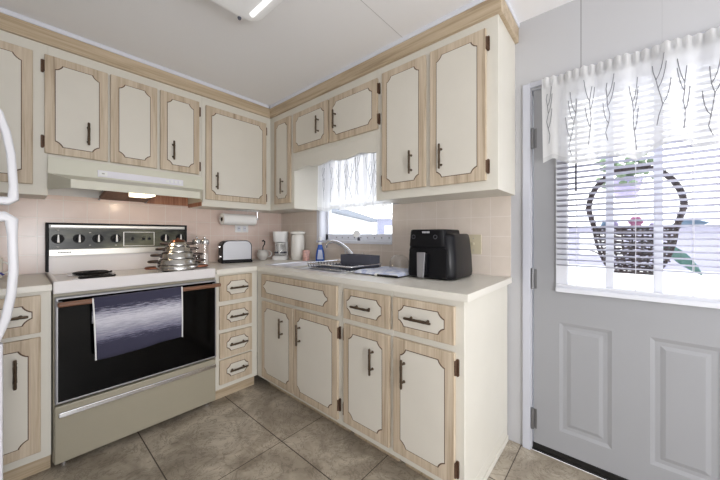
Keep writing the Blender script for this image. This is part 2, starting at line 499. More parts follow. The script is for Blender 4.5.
g.box(-.022, 0, LY0 + .042, LY1 - .042, LZ0 - .03, LZ0 - .006)
obj('glazing_frame', g, 'trimw', door, bevel=.004)
g = G()
for y in (-2.647, -2.808): g.box(.002, .018, y - .0145, y + .0145, LZ0, LZ1)
obj('muntins', g, 'trimw', door, bevel=.003)
g = G(); g.box(.018, .024, LY0, LY1, LZ0, LZ1); obj('pane', g, 'pane', door)
for zc in (1.665, .917, .172):
    g = G(); g.cyl((-.008, -2.331, zc - .055), (-.008, -2.331, zc + .055), .0075, n=10)
    g.box(-.003, .0, -2.331, -2.322, zc - .052, zc + .052); g.box(-.003, 0, -2.331, -2.350, zc - .052, zc + .052)
    for dz in (-.035, 0, .035): g.cyl((-.005, -2.343, zc + dz), (-.002, -2.343, zc + dz), .004, n=8)
    obj('hinge', g, 'hingesteel', door, smooth=40)
g = G(); g.box(.0, .1, DY0, DY1, 0, .012); g.box(.004, .03, DY0 - .004, DY1, .012, .04); obj('threshold', g, 'tapeblack', door, bevel=.003)
g = G()
g.box(-.016, 0, -2.284, -2.322, 0, 1.962); g.box(-.016, 0, -2.322, -3.155, 1.935, 1.962); g.box(-.016, 0, -3.155, -3.19, 0, 1.962)
g.box(0, .1, -2.322, -2.328, 0, 1.93); g.box(0, .1, -3.148, -3.155, 0, 1.93); g.box(.0, .1, -2.322, -3.155, 1.924, 1.93)
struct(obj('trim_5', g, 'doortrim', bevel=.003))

# ------------------------------------------------------------------ cabinets
def panel_poly(x0, x1, z0, z1, c):
    pts = []
    for (cx, cz, a0) in ((x0, z0, 90), (x1, z0, 180), (x1, z1, 270), (x0, z1, 0)):
        seq = []
        for i in range(6):
            a = math.radians(a0 - 90 * i / 5)
            k = i / 5; b0, b1 = math.radians(a0), math.radians(a0 - 90)
            hx_ = math.cos(b0) * (1 - k) + math.cos(b1) * k; hz_ = math.sin(b0) * (1 - k) + math.sin(b1) * k
            w_ = .55
            seq.append((cx + c * (math.cos(a) * w_ + hx_ * (1 - w_)), cz + c * (math.sin(a) * w_ + hz_ * (1 - w_))))
        pts += seq
    return pts

class Cab:
    def __init__(s, name, label, run, start, z0, front, group, cat='cabinet'):
        s.run, s.start, s.z0, s.front = run, start, z0, front
        if run == 'x': s.root = thing(name, label, cat, (start, 0, z0), 0, group)
        else: s.root = thing(name, label, cat, (0, start, z0), -PI / 2, group)
    def L(s, w): return (w - s.start) if s.run == 'x' else (s.start - w)
    def body(s, boxes, mat='cream', name='body'):
        g = G()
        for a, b, y0, y1, z0, z1 in boxes: g.box(s.L(a), s.L(b), y0, y1, z0 - s.z0, z1 - s.z0)
        return obj(name, g, mat, s.root, bevel=.002)
    def front_part(s, kind, a, b, z0, z1, m=(.043, .043, .045, .045), c=.03, handle=None, hinges=(), pull=None, th=.019):
        """door / drawer front: oak slab with a cream panel edged by a dark line"""
        x0, x1 = sorted((s.L(a), s.L(b))); z0 -= s.z0; z1 -= s.z0
        yf = s.front - th
        g = G(); g.box(x0, x1, yf, s.front - .0005, z0, z1)
        d = obj(kind, g, 'oak', s.root, bevel=.0035)
        p0, p1, q0, q1 = x0 + m[0], x1 - m[1], z0 + m[2], z1 - m[3]
        g = G(); e = .0034
        g.mat(1).prism(panel_poly(p0 - e, p1 + e, q0 - e, q1 + e, c), (0, 0, 0), (1, 0, 0), (0, 0, 1), (0, 1, 0), yf - .0008, yf + .004)
        g.mat(0).prism(panel_poly(p0, p1, q0, q1, c + .001), (0, 0, 0), (1, 0, 0), (0, 0, 1), (0, 1, 0), yf - .0022, yf + .004)
        obj('panel', g, ['panel', 'groove'], d)
        if handle:
            hx, hz = s.L(handle[0]), handle[1] - s.z0
            s.pull(d, hx, hz, yf - .002, vertical=kind == 'door')
        for hx, hz in hinges:
            hx = s.L(hx); hz -= s.z0
            edge = x0 if abs(hx - x0) < abs(hx - x1) else x1
            sg = -1 if edge == x0 else 1
            g = G()
            g.prism(rrect(.0065, .036, .006, 3), (edge + sg * .008, 0, hz), (1, 0, 0), (0, 0, 1), (0, -1, 0), -s.front, -s.front + .006)
            g.cyl((edge + sg * .002, s.front - .013, hz - .03), (edge + sg * .002, s.front - .013, hz + .03), .0055, n=8)
            obj('hinge', g, 'hinge', d, smooth=40)
        return d
    def pull(s, d, hx, hz, y, vertical):
        g = G(); ln = .066; u = Vector((0, 0, 1)) if vertical else Vector((1, 0, 0)); c = Vector((hx, y - .027, hz))
        g.tube([c - u * ln, c - u * (ln - .006), c - u * .04, c - u * .034, c, c + u * .034, c + u * .04, c + u * (ln - .006), c + u * ln],
               [.005, .0065, .006, .0072, .0062, .0072, .006, .0065, .005], 8)
        for k in (-1, 1):
            q = c + u * .042 * k
            g.tube([q, q + Vector((0, .018, 0)), q + Vector((0, .027, 0))], [.0045, .0045, .0075], 8)
        obj('handle', g, 'bronze', d, smooth=40)

GW, GB = 'wall cabinets', 'base cabinets'
CTOP = 2.21
# --- wall cabinets on the range wall
c = Cab('wall_cabinet', 'cream wall cabinet with oak-framed doors running left over the range hood', 'x', -2.3, 1.37, UFY, GW)
c.body([(-2.3, -1.709, UFY, 0, 1.37, CTOP), (-1.709, -.897, UFY, 0, 1.585, CTOP)])
c.front_part('door', -2.06, -1.765, 1.425, 2.148)
c.front_part('door', -1.722, -1.452, 1.604, 2.150, handle=(-1.543, 1.745), hinges=((-1.73, 2.085), (-1.73, 1.668)))
c.front_part('door', -1.440, -1.191, 1.604, 2.152)
c.front_part('door', -1.173, -.920, 1.604, 2.152, handle=(-1.097, 1.745), hinges=((-.91, 2.082), (-.91, 1.667)))
c = Cab('wall_cabinet', 'cream corner wall cabinet with one wide oak-framed door above the toaster', 'x', -.896, 1.37, UFY, GW)
c.body([(-.896, UFX, UFY, 0, 1.37, CTOP), (UFX, 0, UFY, 0, 1.37, CTOP)])
c.front_part('door', -.872, -.357, 1.423, 2.146, handle=(-.796, 1.57), hinges=((-.35, 2.08), (-.35, 1.48)))
c.body([(-.8985, -.8965, UFY + .003, -.002, 1.372, 1.583)], 'rawwood', 'side_panel')
# --- wall cabinets on the sink wall
c = Cab('wall_cabinet', 'narrow cream wall cabinet with one slim oak-framed door left of the sink curtain', 'y', UFY, 1.37, UFX, GW)
c.body([(UFY - .001, -.638, UFX, 0, 1.37, CTOP)])
c.front_part('door', -.365, -.600, 1.421, 2.150, m=(.04, .04, .045, .045), c=.026, handle=(-.505, 1.565))
c = Cab('wall_cabinet', 'short cream wall cabinet with two low oak-framed doors above the sink curtain', 'y', -.638, 1.79, UFX, GW)
c.body([(-.6385, -1.5035, UFX, 0, 1.79, CTOP)])
c.front_part('door', -.645, -1.066, 1.828, 2.146, handle=(-.966, 1.978))
c.front_part('door', -1.082, -1.524, 1.824, 2.146, handle=(-1.15, 1.972), hinges=((-1.53, 2.08), (-1.53, 1.887)))
# scalloped valance board under it
zs = []
N = 60
for i in range(N + 1):
    s_ = i / N
    zs.append((.865 * s_, -.106 + .012 * (1 - abs(math.cos(PI * 3 * s_))) * 1.9 - (0.0)))
poly = [(0, 0)] + [(a, b) for a, b in zs] + [(.865, 0)]
g = G(); g.prism(poly, (0.0005, 0, 0), (1, 0, 0), (0, 0, 1), (0, 1, 0), UFX, UFX + .016)
obj('valance_board', g, 'cream', c.root)
c = Cab('wall_cabinet', 'tall two-door cream wall cabinet hanging above the air fryer', 'y', -1.504, 1.37, UFX, GW)
c.body([(-1.504, -2.245, UFX, 0, 1.37, CTOP)])
c.front_part('door', -1.561, -1.865, 1.421, 2.158, handle=(-1.777, 1.566), hinges=((-1.55, 1.49),))
c.front_part('door', -1.892, -2.192, 1.417, 2.158, handle=(-1.962, 1.567), hinges=((-2.2, 2.085), (-2.2, 1.485)))
# --- base cabinets
def base_boxes(a, b, front, toe=.06):
    e = .018 if a < b else -.018
    toe = .092 if front == BFX else .056
    return [(a, b, front, front + .019, .085, CB), (a, a + e, front + .019, -.012, .085, CB), (b - e, b, front + .019, -.012, .085, CB),
            (a, a + e, front + toe, -.012, 0, .085), (b - e, b, front + toe, -.012, 0, .085),
            (a + e, b - e, front + .019, -.012, .085, .1)]
def toe(c, a, b, front, mat='oaky'):
    d = .078 if front == BFX else .042
    c.body([(a, b, front + d, front + d + .0135, 0, .085)], mat, 'toe_kick')
DM = lambda w, h: (w * .20, w * .16, h * .25, h * .25)
c = Cab('base_cabinet', 'cream base cabinet with drawer and oak-framed door left of the range', 'x', -2.3, 0, BFY, GB)
c.body(base_boxes(-2.3, -1.711, BFY)); toe(c, -2.3, -1.711, BFY, 'oakx')
c.front_part('drawer', -1.96, -1.746, .690, .866, m=(.045, .03, .045, .045), c=.03, handle=(-1.852, .777))
c.front_part('door', -1.96, -1.746, .127, .668, m=(.042, .042, .05, .05), handle=(-1.826, .526))
c = Cab('base_cabinet', 'narrow cream base cabinet of four stacked oak drawers beside the range', 'x', -.9345, 0, BFY, GB)
c.body(base_boxes(-.9345, BFX - .001, BFY)); toe(c, -.9345, BFX - .001, BFY, 'oakx')
for z0, z1 in ((.692, .866), (.497, .660), (.299, .470), (.120, .286)):
    c.front_part('drawer', -.912, -.675, z0, z1, m=(.05, .035, .042, .042), c=.026, handle=(-.787, (z0 + z1) / 2))
c = Cab('base_cabinet', 'wide cream sink base cabinet with false front and two oak-framed doors', 'y', -.63, 0, BFX, GB)
c.body(base_boxes(BFY - .0005, -1.514, BFX)); toe(c, -.65, -1.50, BFX)
c.front_part('drawer_front', -.695, -1.484, .692, .862, m=(.035, .075, .042, .042), c=.036)
c.front_part('door', -.700, -1.078, .112, .665, handle=(-.965, .523))
c.front_part('door', -1.086, -1.490, .112, .667, handle=(-1.156, .52), hinges=((-1.5, .6), (-1.5, .195)))
c = Cab('base_cabinet', 'middle cream base cabinet with one drawer and one door, second from the entrance door', 'y', -1.5145, 0, BFX, GB)
c.body(base_boxes(-1.5145, -1.8585, BFX)); toe(c, -1.533, -1.84, BFX)
c.front_part('drawer', -1.539, -1.848, .694, .856, m=(.03, .05, .034, .034), c=.028, handle=(-1.683, .774))
c.front_part('door', -1.539, -1.846, .122, .664, handle=(-1.748, .52), hinges=((-1.53, .6), (-1.53, .19)))
c = Cab('base_cabinet', 'end cream base cabinet with drawer and door below the air fryer', 'y', -1.859, 0, BFX, GB)
c.body(base_boxes(-1.859, -2.2085, BFX)); toe(c, -1.877, -2.19, BFX); c.body([(-2.1905, -2.2085, BFX, BFX + .092, 0, .0848)], 'cream', 'end_panel_foot')
c.front_part('drawer', -1.868, -2.173, .696, .856, m=(.035, .045, .034, .034), c=.028, handle=(-2.014, .775))
c.front_part('door', -1.870, -2.173, .122, .665, handle=(-1.934, .516), hinges=((-2.18, .604), (-2.18, .185)))
c.body([(-2.2085, -2.2135, -.6, -.012, .0, .03)], 'cream', 'shoe_strip')

# --- countertops
SX0, SX1, SY0, SY1 = -.545, -.055, -.58, -1.42     # sink cut-out
g = G()
g.box(-.936, -.643, -.636, -.0065, CB, CT)
g.box(-.643, SX0 + .012, -.0065, -2.2296, CB, CT); g.box(SX1 - .012, -.0065, -.0065, -2.2296, CB, CT)
g.box(SX0 + .012, SX1 - .012, -.0065, SY0 - .012, CB, CT); g.box(SX0 + .012, SX1 - .012, SY1 + .012, -2.2296, CB, CT)
obj_ = obj('countertop', g, 'counter'); tag(obj_, 'cream L-shaped laminate worktop carrying the sink, toaster and air fryer', 'countertop', 'worktops')
g = G(); g.box(-2.3, -1.7095, -.636, -.0065, CB, CT)
tag(obj('countertop', g, 'counter', bevel=.003), 'short cream laminate worktop left of the range under the mug', 'countertop', 'worktops')

# ------------------------------------------------------------------ range
rg = thing('kitchen_range', 'cream electric range with black glass oven door and black control panel', 'stove', (-1.322, -.33, 0))
RX, RY = 1.322, .33
def rb(g, x0, x1, y0, y1, z0, z1): return g.box(x0 + RX, x1 + RX, y0 + RY, y1 + RY, z0, z1)
rx0, rx1 = -1.706, -.938
g = G(); rb(g, rx0, rx1, -.60, -.02, .036, .862); obj('body', g, 'range', rg, bevel=.003)
g = G()
def ring_(x0, x1, y0, y1, z): return [(x0 + RX, y0 + RY, z), (x1 + RX, y0 + RY, z), (x1 + RX, y1 + RY, z), (x0 + RX, y1 + RY, z)]
g.loft([ring_(rx0, rx1, -.622, -.02, .862), ring_(rx0, rx1, -.622, -.02, .9245), ring_(rx0 + .016, rx1 - .016, -.606, -.02, .9245), ring_(rx0 + .026, rx1 - .026, -.594, -.02, .905)])
obj('cooktop', g, 'cooktop', rg, bevel=.005, seg=3)
g = G(); rb(g, rx0 + .004, rx1 - .004, -.632, -.601, .036, .316); dr = obj('storage_drawer', g, 'range', rg, bevel=.006, seg=3)
g = G(); rb(g, rx0 + .018, rx1 - .006, -.645, -.633, .262, .286); obj('pull_strip', g, 'chrome', dr, bevel=.003)
g = G(); rb(g, rx0 + .006, rx1 - .002, -.640, -.601, .328, .846); od = obj('oven_door', g, 'brushed', rg, bevel=.005)
g = G(); rb(g, rx0 + .016, rx1 - .012, -.6435, -.638, .340, .838); obj('oven_glass', g, 'blackglass', od, bevel=.002)
g = G(); rb(g, rx0 + .012, rx1 + .008, -.690, -.668, .806, .829)
hd = obj('oven_handle', g, 'handlewood', od, bevel=.006)
for x in (rx0 + .02, rx1 - .02):
    g = G(); rb(g, x - .01, x + .01, -.672, -.638, .806, .829)
    obj('handle_bracket', g, 'brushed', od, bevel=.002)
for x, y in ((rx0 + .04, -.57), (rx1 - .04, -.57), (rx0 + .04, -.08), (rx1 - .04, -.08)):
    g = G(); g.cyl((x + RX, y + RY, 0), (x + RX, y + RY, .036), .016, n=12); obj('foot', g, 'chrome', rg, smooth=40)
# back guard
g = G(); rb(g, rx0, rx1, -.075, -.02, .905, 1.216); bg = obj('back_guard', g, 'cooktop', rg, bevel=.003)
g = G(); rb(g, rx0 - .003, rx0 + .010, -.088, -.018, .925, 1.225); rb(g, rx1 - .010, rx1 + .003, -.088, -.018, 1.05, 1.225); rb(g, rx0, rx1, -.088, -.018, 1.214, 1.225)
obj('black_edging', g, 'blackmat', bg, bevel=.002)
g = G(); rb(g, rx0 + .010, rx1 - .010, -.083, -.075, 1.062, 1.192); cp = obj('control_panel', g, 'ctrl', rg, bevel=.001)
g = G(); rb(g, rx0 + .010, rx1 - .010, -.087, -.075, 1.020, 1.060); obj('name_strip', g, 'silver', rg, bevel=.002)
g = G(); rb(g, rx0 + .016, rx1 - .016, -.087, -.075, 1.196, 1.212); obj('lamp_strip', g, 'silver', rg, bevel=.002)
# faint maker's lettering on the strip: an unreadable run of tiny strokes
g = G(); x = rx0 + .048
for i, w in enumerate([5, 4, 5, 5, 4, 5, 5, 4, 5]):
    w *= .001
    rb(g, x, x + w, -.0878, -.0868, 1.037, 1.046); x += w + .002
obj('maker_name', g, 'ink', rg)
g = G(); x += .012
for i in range(9): rb(g, x, x + .003, -.0878, -.0868, 1.038, 1.044); x += .0065
obj('model_lettering', g, 'greyink', rg)
def knob(px, pz):
    g = G(); c = (px + RX, -.083 + RY, pz)
    g.cyl(c, (c[0], c[1] - .012, pz), .029, .027, n=24); g.cyl((c[0], c[1] - .012, pz), (c[0], c[1] - .026, pz), .017, .014, n=20)
    k = obj('control_knob', g, 'blackmat', rg, smooth=40)
    g = G(); g.prism([(-.0055, -.022), (.0055, -.022), (.0032, .026), (-.0032, .026)], (c[0], c[1], pz), (1, 0, 0), (0, 0, 1), (0, -1, 0), .024, .029)
    obj('pointer', g, 'white', k, bevel=.001)
for px in (-1.657, -1.562, -1.470, -1.377, -1.087, -.985): knob(px, 1.126)
g = G()
for a in ((-1.337, -1.333, 1.071, 1.171), (-1.158, -1.154, 1.071, 1.171), (-1.337, -1.154, 1.071, 1.074), (-1.337, -1.154, 1.168, 1.171)): rb(g, a[0], a[1], -.0845, -.082, a[2], a[3])
obj('clock_frame', g, 'silver', rg)
for px in (-1.285, -1.222, -1.187):
    g = G(); g.cyl((px + RX, -.083 + RY, 1.122), (px + RX, -.095 + RY, 1.122), .009, n=12); g.box(px + RX - .002, px + RX + .002, -.097 + RY, -.095 + RY, 1.118, 1.138)
    obj('clock_knob', g, 'black', rg, smooth=40)
for px, pz in ((-1.51, 1.165), (-1.51, 1.083), (-1.657, 1.18), (-1.657, 1.075), (-1.377, 1.08)):
    g = G(); g.box(px + RX - .005, px + RX + .005, -.0838 + RY, -.083 + RY, pz - .003, pz + .003)
    obj('panel_mark', g, 'greyink', rg)
def burner(x, y, R):
    g = G(); c = (x + RX, y + RY, .905)
    g.lathe([(R + .018, .0), (R + .018, .004), (R + .006, .006), (R - .004, .002), (0, .001)], c, 36)
    bp = obj('drip_pan', g, 'chrome', rg, smooth=40)
    g = G(); pts = []
    turns = 4 if R > .08 else 3
    for i in range(turns * 22 + 1):
        t = i / (turns * 22); r = .02 + (R - .022) * t; a = 2 * PI * turns * t
        pts.append((c[0] + r * math.cos(a), c[1] + r * math.sin(a), c[2] + .0115))
    g.tube(pts, .0062, 8); obj('heating_coil', g, 'blackmat', bp, smooth=60)
burner(-1.515, -.205, .095); burner(-1.525, -.455, .082); burner(-1.115, -.205, .082); burner(-1.115, -.452, .095)

# oven towel over the handle
def towel():
    g = G(); xa, xb = -1.570, -1.168
    prof = [(-.6645, .70), (-.6645, .82), (-.6655, .832), (-.679, .8335), (-.6935, .832), (-.6945, .815), (-.697, .75), (-.6985, .64), (-.696, .528)]
    def f(u, v):
        k = v * (len(prof) - 1); i = min(int(k), len(prof) - 2); t = k - i
        y = prof[i][0] * (1 - t) + prof[i + 1][0] * t; z = prof[i][1] * (1 - t) + prof[i + 1][1] * t
        x = xa + (xb - xa) * u
        hang = max(0, (v - .6) / .4)
        y -= hang * (.004 + .0035 * math.sin(u * 15) + .003 * math.sin(u * 7 + 1))
        x += hang * (.012 * (.5 - u) + .004)
        z -= .012 * (.5 - u) * v
        z -= (0.006 * math.sin(u * 5) if v > .95 else 0)
        return (x, y, z)
    g.grid(f, 40, 48)
    return g, f
g, f = towel(); tw = obj('dish_towel', g, 'towel', smooth=80, solid=.003)
tag(tw, 'navy and white striped terry towel folded over the oven door handle', 'towel')
for u in (0, 1):
    g = G(); g.tube([Vector(f(u, .45 + .55 * i / 30)) + Vector((0, -.003, 0)) for i in range(31)], .0035, 6); obj('white_edging', g, 'paper', tw, smooth=60)

# ------------------------------------------------------------------ range hood
hb = thing('range_hood', 'almond range hood with pale switch strip and lit lamp under the cabinet', 'range hood', (-1.306, -.15, 1.37))
ox, oy, oz = -1.306, -.15, 1.37
def W(*p): return (p[0] - ox, p[1] - oy, p[2] - oz)
g = G()
a, b = -1.7085, -.9005
T = {k: g.b.verts.new(W(*v)) for k, v in dict(
    tl=(a, -.31, 1.584), tr=(b, -.31, 1.584), ml=(a, -.31, 1.492), mr=(b, -.31, 1.492),
    ll=(-1.632, -.48, 1.447), lr=(-.984, -.48, 1.447), kl=(-1.632, -.48, 1.402), kr=(-.984, -.48, 1.402),
    cl=(a, -.31, 1.402), cr=(b, -.31, 1.402), btl=(a, -.012, 1.584), btr=(b, -.012, 1.584), bbl=(a, -.012, 1.44), bbr=(b, -.012, 1.402)).items()}
for q in (('tl', 'tr', 'mr', 'ml'), ('ml', 'mr', 'lr', 'll'), ('ll', 'lr', 'kr', 'kl'), ('ml', 'll', 'kl', 'cl'), ('mr', 'cr', 'kr', 'lr'),
          ('tl', 'ml', 'cl', 'bbl', 'btl'), ('tr', 'btr', 'bbr', 'cr', 'mr'), ('tl', 'btl', 'btr', 'tr')): g.face([T[i] for i in q])
obj('hood_shell', g, 'hood', hb, solid=.003, bevel=.002)
g = G(); g.box(*[k - ox for k in (-1.503, -1.036)], -.316 - oy, -.308 - oy, 1.502 - oz, 1.542 - oz); st = obj('switch_strip', g, 'hoodstrip', hb, bevel=.002)
for x0, x1 in ((-1.497, -1.458),):
    g = G(); g.box(x0 - ox, x1 - ox, -.319 - oy, -.315 - oy, 1.508 - oz, 1.536 - oz); obj('badge', g, 'plastic', st, bevel=.001)
    g = G(); g.box(-1.484 - ox, -1.471 - ox, -.3196 - oy, -.3188 - oy, 1.519 - oz, 1.526 - oz); obj('badge_mark', g, 'greyink', st)
for i in range(4):
    x = -1.145 + i * .026 - ox; g = G(); g.box(x, x + .018, -.319 - oy, -.315 - oy, 1.513 - oz, 1.533 - oz); obj('rocker_switch', g, 'plastic', st, bevel=.002)
g = G(); g.prism([(-.36, 1.425), (-.06, 1.388), (-.06, 1.408), (-.36, 1.445)], W(-1.463, 0, 0)[:1] + (-oy, -oz), (0, 1, 0), (0, 0, 1), (1, 0, 0), 0, .263)
obj('grease_filter', g, 'filter', hb, bevel=.003)
for x in (-1.461, -1.203):
    g = G(); g.tube([W(x, -.22, 1.445), W(x + .004, -.1, 1.405), W(x, -.055, 1.386)], .006, 8); obj('filter_clip', g, 'brushed', hb, smooth=40)
g = G(); g.prism([(-1.375 - ox, -.462), (-1.243 - ox, -.462), (-1.262 - ox, -.33), (-1.355 - ox, -.33)], (0, -oy, -oz), (1, 0, 0), (0, 1, 0), (0, 0, 1), 1.392, 1.43)
obj('lamp_lens', g, 'glow', hb, bevel=.004)
g = G(); g.box(-1.20 - ox, -.905 - ox, -.020 - oy, -.012 - oy, 1.385 - oz, 1.50 - oz); obj('back_board', g, 'rawwood', hb)

# ------------------------------------------------------------------ refrigerator
fr = thing('refrigerator', 'white refrigerator at the left edge with long curved door handles', 'refrigerator', (-2.26, -1.06, 0))
fx, fy = 2.26, 1.06
def fb(g, x0, x1, y0, y1, z0, z1): return g.box(x0 + fx, x1 + fx, y0 + fy, y1 + fy, z0, z1)
g = G(); fb(g, -2.64, -1.952, -1.42, -.70, .02, 1.66); obj('body', g, 'fridge', fr, bevel=.006)
g = G(); fb(g, -1.948, -1.888, -1.42, -.70, 1.236, 1.66); d1 = obj('freezer_door', g, 'fridge', fr, bevel=.012, seg=3)
g = G(); fb(g, -1.948, -1.888, -1.42, -.70, .11, 1.222); d2 = obj('fresh_food_door', g, 'fridge', fr, bevel=.012, seg=3)
g = G(); fb(g, -1.952, -1.93, -1.41, -.71, .02, .10); obj('toe_grille', g, 'slate', fr, bevel=.002)
def fhandle(par, pts, rs):
    g = G()
    rings = []
    P = [Vector(p) + Vector((.002, 0, 0)) for p in pts]
    for i, p in enumerate(P):
        d = (P[min(i + 1, len(P) - 1)] - P[max(i - 1, 0)]).normalized()
        nx = Vector((d.z, 0, -d.x)); hw = rs[i] * .95
        rings.append([p + nx * q[0] * hw / .01 + Vector((0, q[1], 0)) for q in rrect(.01, .016, .006, 4)])
    g.loft(rings); obj('door_handle', g, 'fridge', par, smooth=50)
yh = -1.385 + fy
fhandle(d1, [(-1.886 + fx, yh, 1.249), (-1.835 + fx, yh, 1.247), (-1.826 + fx, yh, 1.254), (-1.8255 + fx, yh, 1.29), (-1.830 + fx, yh, 1.38), (-1.839 + fx, yh, 1.44), (-1.853 + fx, yh, 1.49), (-1.87 + fx, yh, 1.515), (-1.888 + fx, yh, 1.53)],
        [.012, .012, .012, .0095, .0095, .0095, .010, .010, .010])
fhandle(d2, [(-1.886 + fx, yh, 1.202), (-1.842 + fx, yh, 1.203), (-1.829 + fx, yh, 1.194), (-1.8275 + fx, yh, 1.15), (-1.8255 + fx, yh, 1.05), (-1.829 + fx, yh, .99), (-1.839 + fx, yh, .92), (-1.856 + fx, yh, .865), (-1.872 + fx, yh, .84), (-1.888 + fx, yh, .83)],
        [.015, .015, .014, .0105, .0105, .0105, .0105, .0105, .0105, .0105])
g = G(); fb(g, -1.890, -1.8425, -1.401, -1.370, .13, .850); obj('handle_trim', g, 'fridge', d2, bevel=.004)

# ------------------------------------------------------------------ things on the range and worktops
# inverted nest of steel pots
PX, PY = -1.114, -.452
tiers = [(.1245, .116, .032, 'largest copper-handled steel pot, bottom of the nested stack on the range'),
         (.116, .102, .041, 'steel pot second from the bottom of the nested stack on the range'),
         (.102, .087, .041, 'middle steel pot of the nested stack on the range'),
         (.087, .067, .038, 'steel pot second from the top of the nested stack on the range'),
         (.067, .045, .031, 'smallest steel pot with a copper cap crowning the nested stack on the range')]
z = .924; ax = Vector((.954, -.298, 0))
for i, (r0, r1, h, lab) in enumerate(tiers):
    t = thing('cooking_pot', lab, 'pot', (PX, PY, z), 0, 'nested steel pots')
    g = G()
    g.lathe([(0, .004), (r0 - .006, .004), (r0 - .004, 0), (r0 + .001, .001), (r0 + .001, .006), (r0 - .001, .008), ((r0 + r1) / 2 + .003, h * .6), (r1 + .001, h - .004), (r1 - .004, h - .001), (0, h - .001)], n=40)
    obj('pot_body', g, 'steel', t, smooth=35)
    for sgn in (-1, 1):
        g = G(); zc = .012 if i == 0 else h * .5; rr = (r0 if i == 0 else (r0 + r1) / 2)
        d = ax * sgn; w = Vector((-d.y, d.x, 0))
        ext = .050 if i < 3 else .040
        pts = [d * (rr - .006) + w * .026, d * (rr + ext * .5) + w * .027, d * (rr + ext * .85) + w * .02, d * (rr + ext) + w * .007, d * (rr + ext) - w * .007, d * (rr + ext * .85) - w * .02, d * (rr + ext * .5) - w * .027, d * (rr - .006) - w * .026]
        g.tube([p + Vector((0, 0, zc)) for p in pts], .0082, 8)
        obj('handle', g, 'copper' if i == 0 else 'potgrip', t, smooth=60)
    if i == 4:
        g = G(); g.lathe([(.045, h - .001), (.043, h + .003), (.029, h + .010), (.012, h + .014), (.008, h + .016), (.009, h + .021), (0, h + .023)], n=28); obj('cap', g, 'copper', t, smooth=40)
    z += h
# glass mills
def mill(x, y, lab, fill):
    t = thing('spice_mill', lab, 'mill', (x, y, CT), 0, 'glass spice mills')
    g = G(); g.lathe([(0, 0), (.029, 0), (.030, .006), (.027, .03), (.024, .10), (.025, .165), (.0235, .165), (.0225, .10), (.025, .03), (.026, .012), (0, .012)], n=24); obj('glass_body', g, 'glass', t, smooth=50)
    g = G(); g.lathe([(0, .014), (.0245, .014), (.0225, .06), (.0215, .095), (0, .1)], n=20); obj('filling', g, fill, t, smooth=50)
    g = G(); g.lathe([(0, .166), (.028, .166), (.030, .178), (.030, .192), (.024, .202), (.008, .208), (.006, .214), (.008, .221), (0, .226)], n=24); obj('grinder_cap', g, 'chrome', t, smooth=40)
mill(-.895, -.33, 'glass spice mill of pale grains beside the range, nearer the camera', 'granules')
mill(-.905, -.205, 'glass spice mill of dark grains half hidden behind the pots', 'pepper')

# toaster
ts = thing('toaster', 'brushed steel two-slice toaster with black ends below the paper towel', 'toaster', (-.588, -.185, CT), math.radians(-14))
def arch(hx, h0, h1, r, y, n=8):
    pts = [(-hx, y, h0), (hx, y, h0)]
    for k in range(n + 1):
        a = PI / 2 * k / n; pts.append((hx - r + r * math.cos(a), y, h1 - r + r * math.sin(a)))
    for k in range(n + 1):
        a = PI / 2 + PI / 2 * k / n; pts.append((-hx + r + r * math.cos(a), y, h1 - r + r * math.sin(a)))
    return pts
g = G(); g.loft([arch(.118, .02, .183, .047, -.082), arch(.120, .02, .185, .048, -.074), arch(.120, .02, .185, .048, .074), arch(.118, .02, .183, .047, .082)]); e1 = obj('shell', g, 'blackmat', ts, smooth=40)
g = G(); g.loft([arch(.111, .030, .182, .046, -.0842), arch(.111, .030, .182, .046, -.080)]); obj('steel_panel', g, 'brushed', ts, smooth=40)
g = G(); g.loft([arch(.111, .030, .182, .046, .0842), arch(.111, .030, .182, .046, .080)]); obj('steel_panel', g, 'brushed', ts, smooth=40)
g = G(); g.box(-.124, .124, -.086, .086, .0, .024); obj('base', g, 'blackmat', ts, bevel=.006)
g = G(); g.box(-.140, -.120, -.04, .0, .128, .144); obj('lever', g, 'chrome', e1, bevel=.004)
g = G(); g.cyl((-.118, -.05, .055), (-.134, -.05, .055), .015, n=18); obj('browning_dial', g, 'chrome', e1, smooth=40)
g = G(); g.box(-.09, .09, -.052, -.012, .180, .1866); g.box(-.09, .09, .012, .052, .180, .1866); obj('bread_slots', g, 'brushed', ts, bevel=.002)

# paper towel under the corner cabinet
ph = thing('paper_towel_holder', 'metal paper towel bracket screwed under the corner cabinet', 'holder', (-.515, -.11, 1.37))
g = G()
g.box(-.11, .185, -.02, .02, -.006, -.0005); g.tube([(.175, 0, -.004), (.178, 0, -.06), (.176, 0, -.0745)], .005, 8); g.cyl((.176, 0, -.0745), (-.17, 0, -.0745), .006, n=10); g.ball((.18, 0, -.0745), .011); g.cyl((-.17, 0, -.0745), (-.176, 0, -.0745), .014, n=14)
obj('bracket', g, 'chrome', ph, smooth=40)
pr = thing('paper_towel_roll', 'white paper towel roll hanging under the corner cabinet', 'paper towel', (-.52, -.11, 1.285))
g = G()
def ringx(r0, r1, x0, x1, n=32):
    for k in range(n):
        a, b = 2 * PI * k / n, 2 * PI * (k + 1) / n
        P = lambda r, t, x: (x, r * math.cos(t), r * math.sin(t))
        g.quadpts([P(r1, a, x0), P(r1, b, x0), P(r1, b, x1), P(r1, a, x1)])
        g.quadpts([P(r0, a, x0), P(r0, a, x1), P(r0, b, x1), P(r0, b, x0)])
        for x in (x0, x1): g.quadpts([P(r0, a, x), P(r1, a, x), P(r1, b, x), P(r0, b, x)])
ringx(.019, .049, -.15, .15); obj('paper', g, 'paper', pr, smooth=40)
g = G(); ringx(.0165, .019, -.151, .151); obj('core', g, 'card', pr, smooth=40)

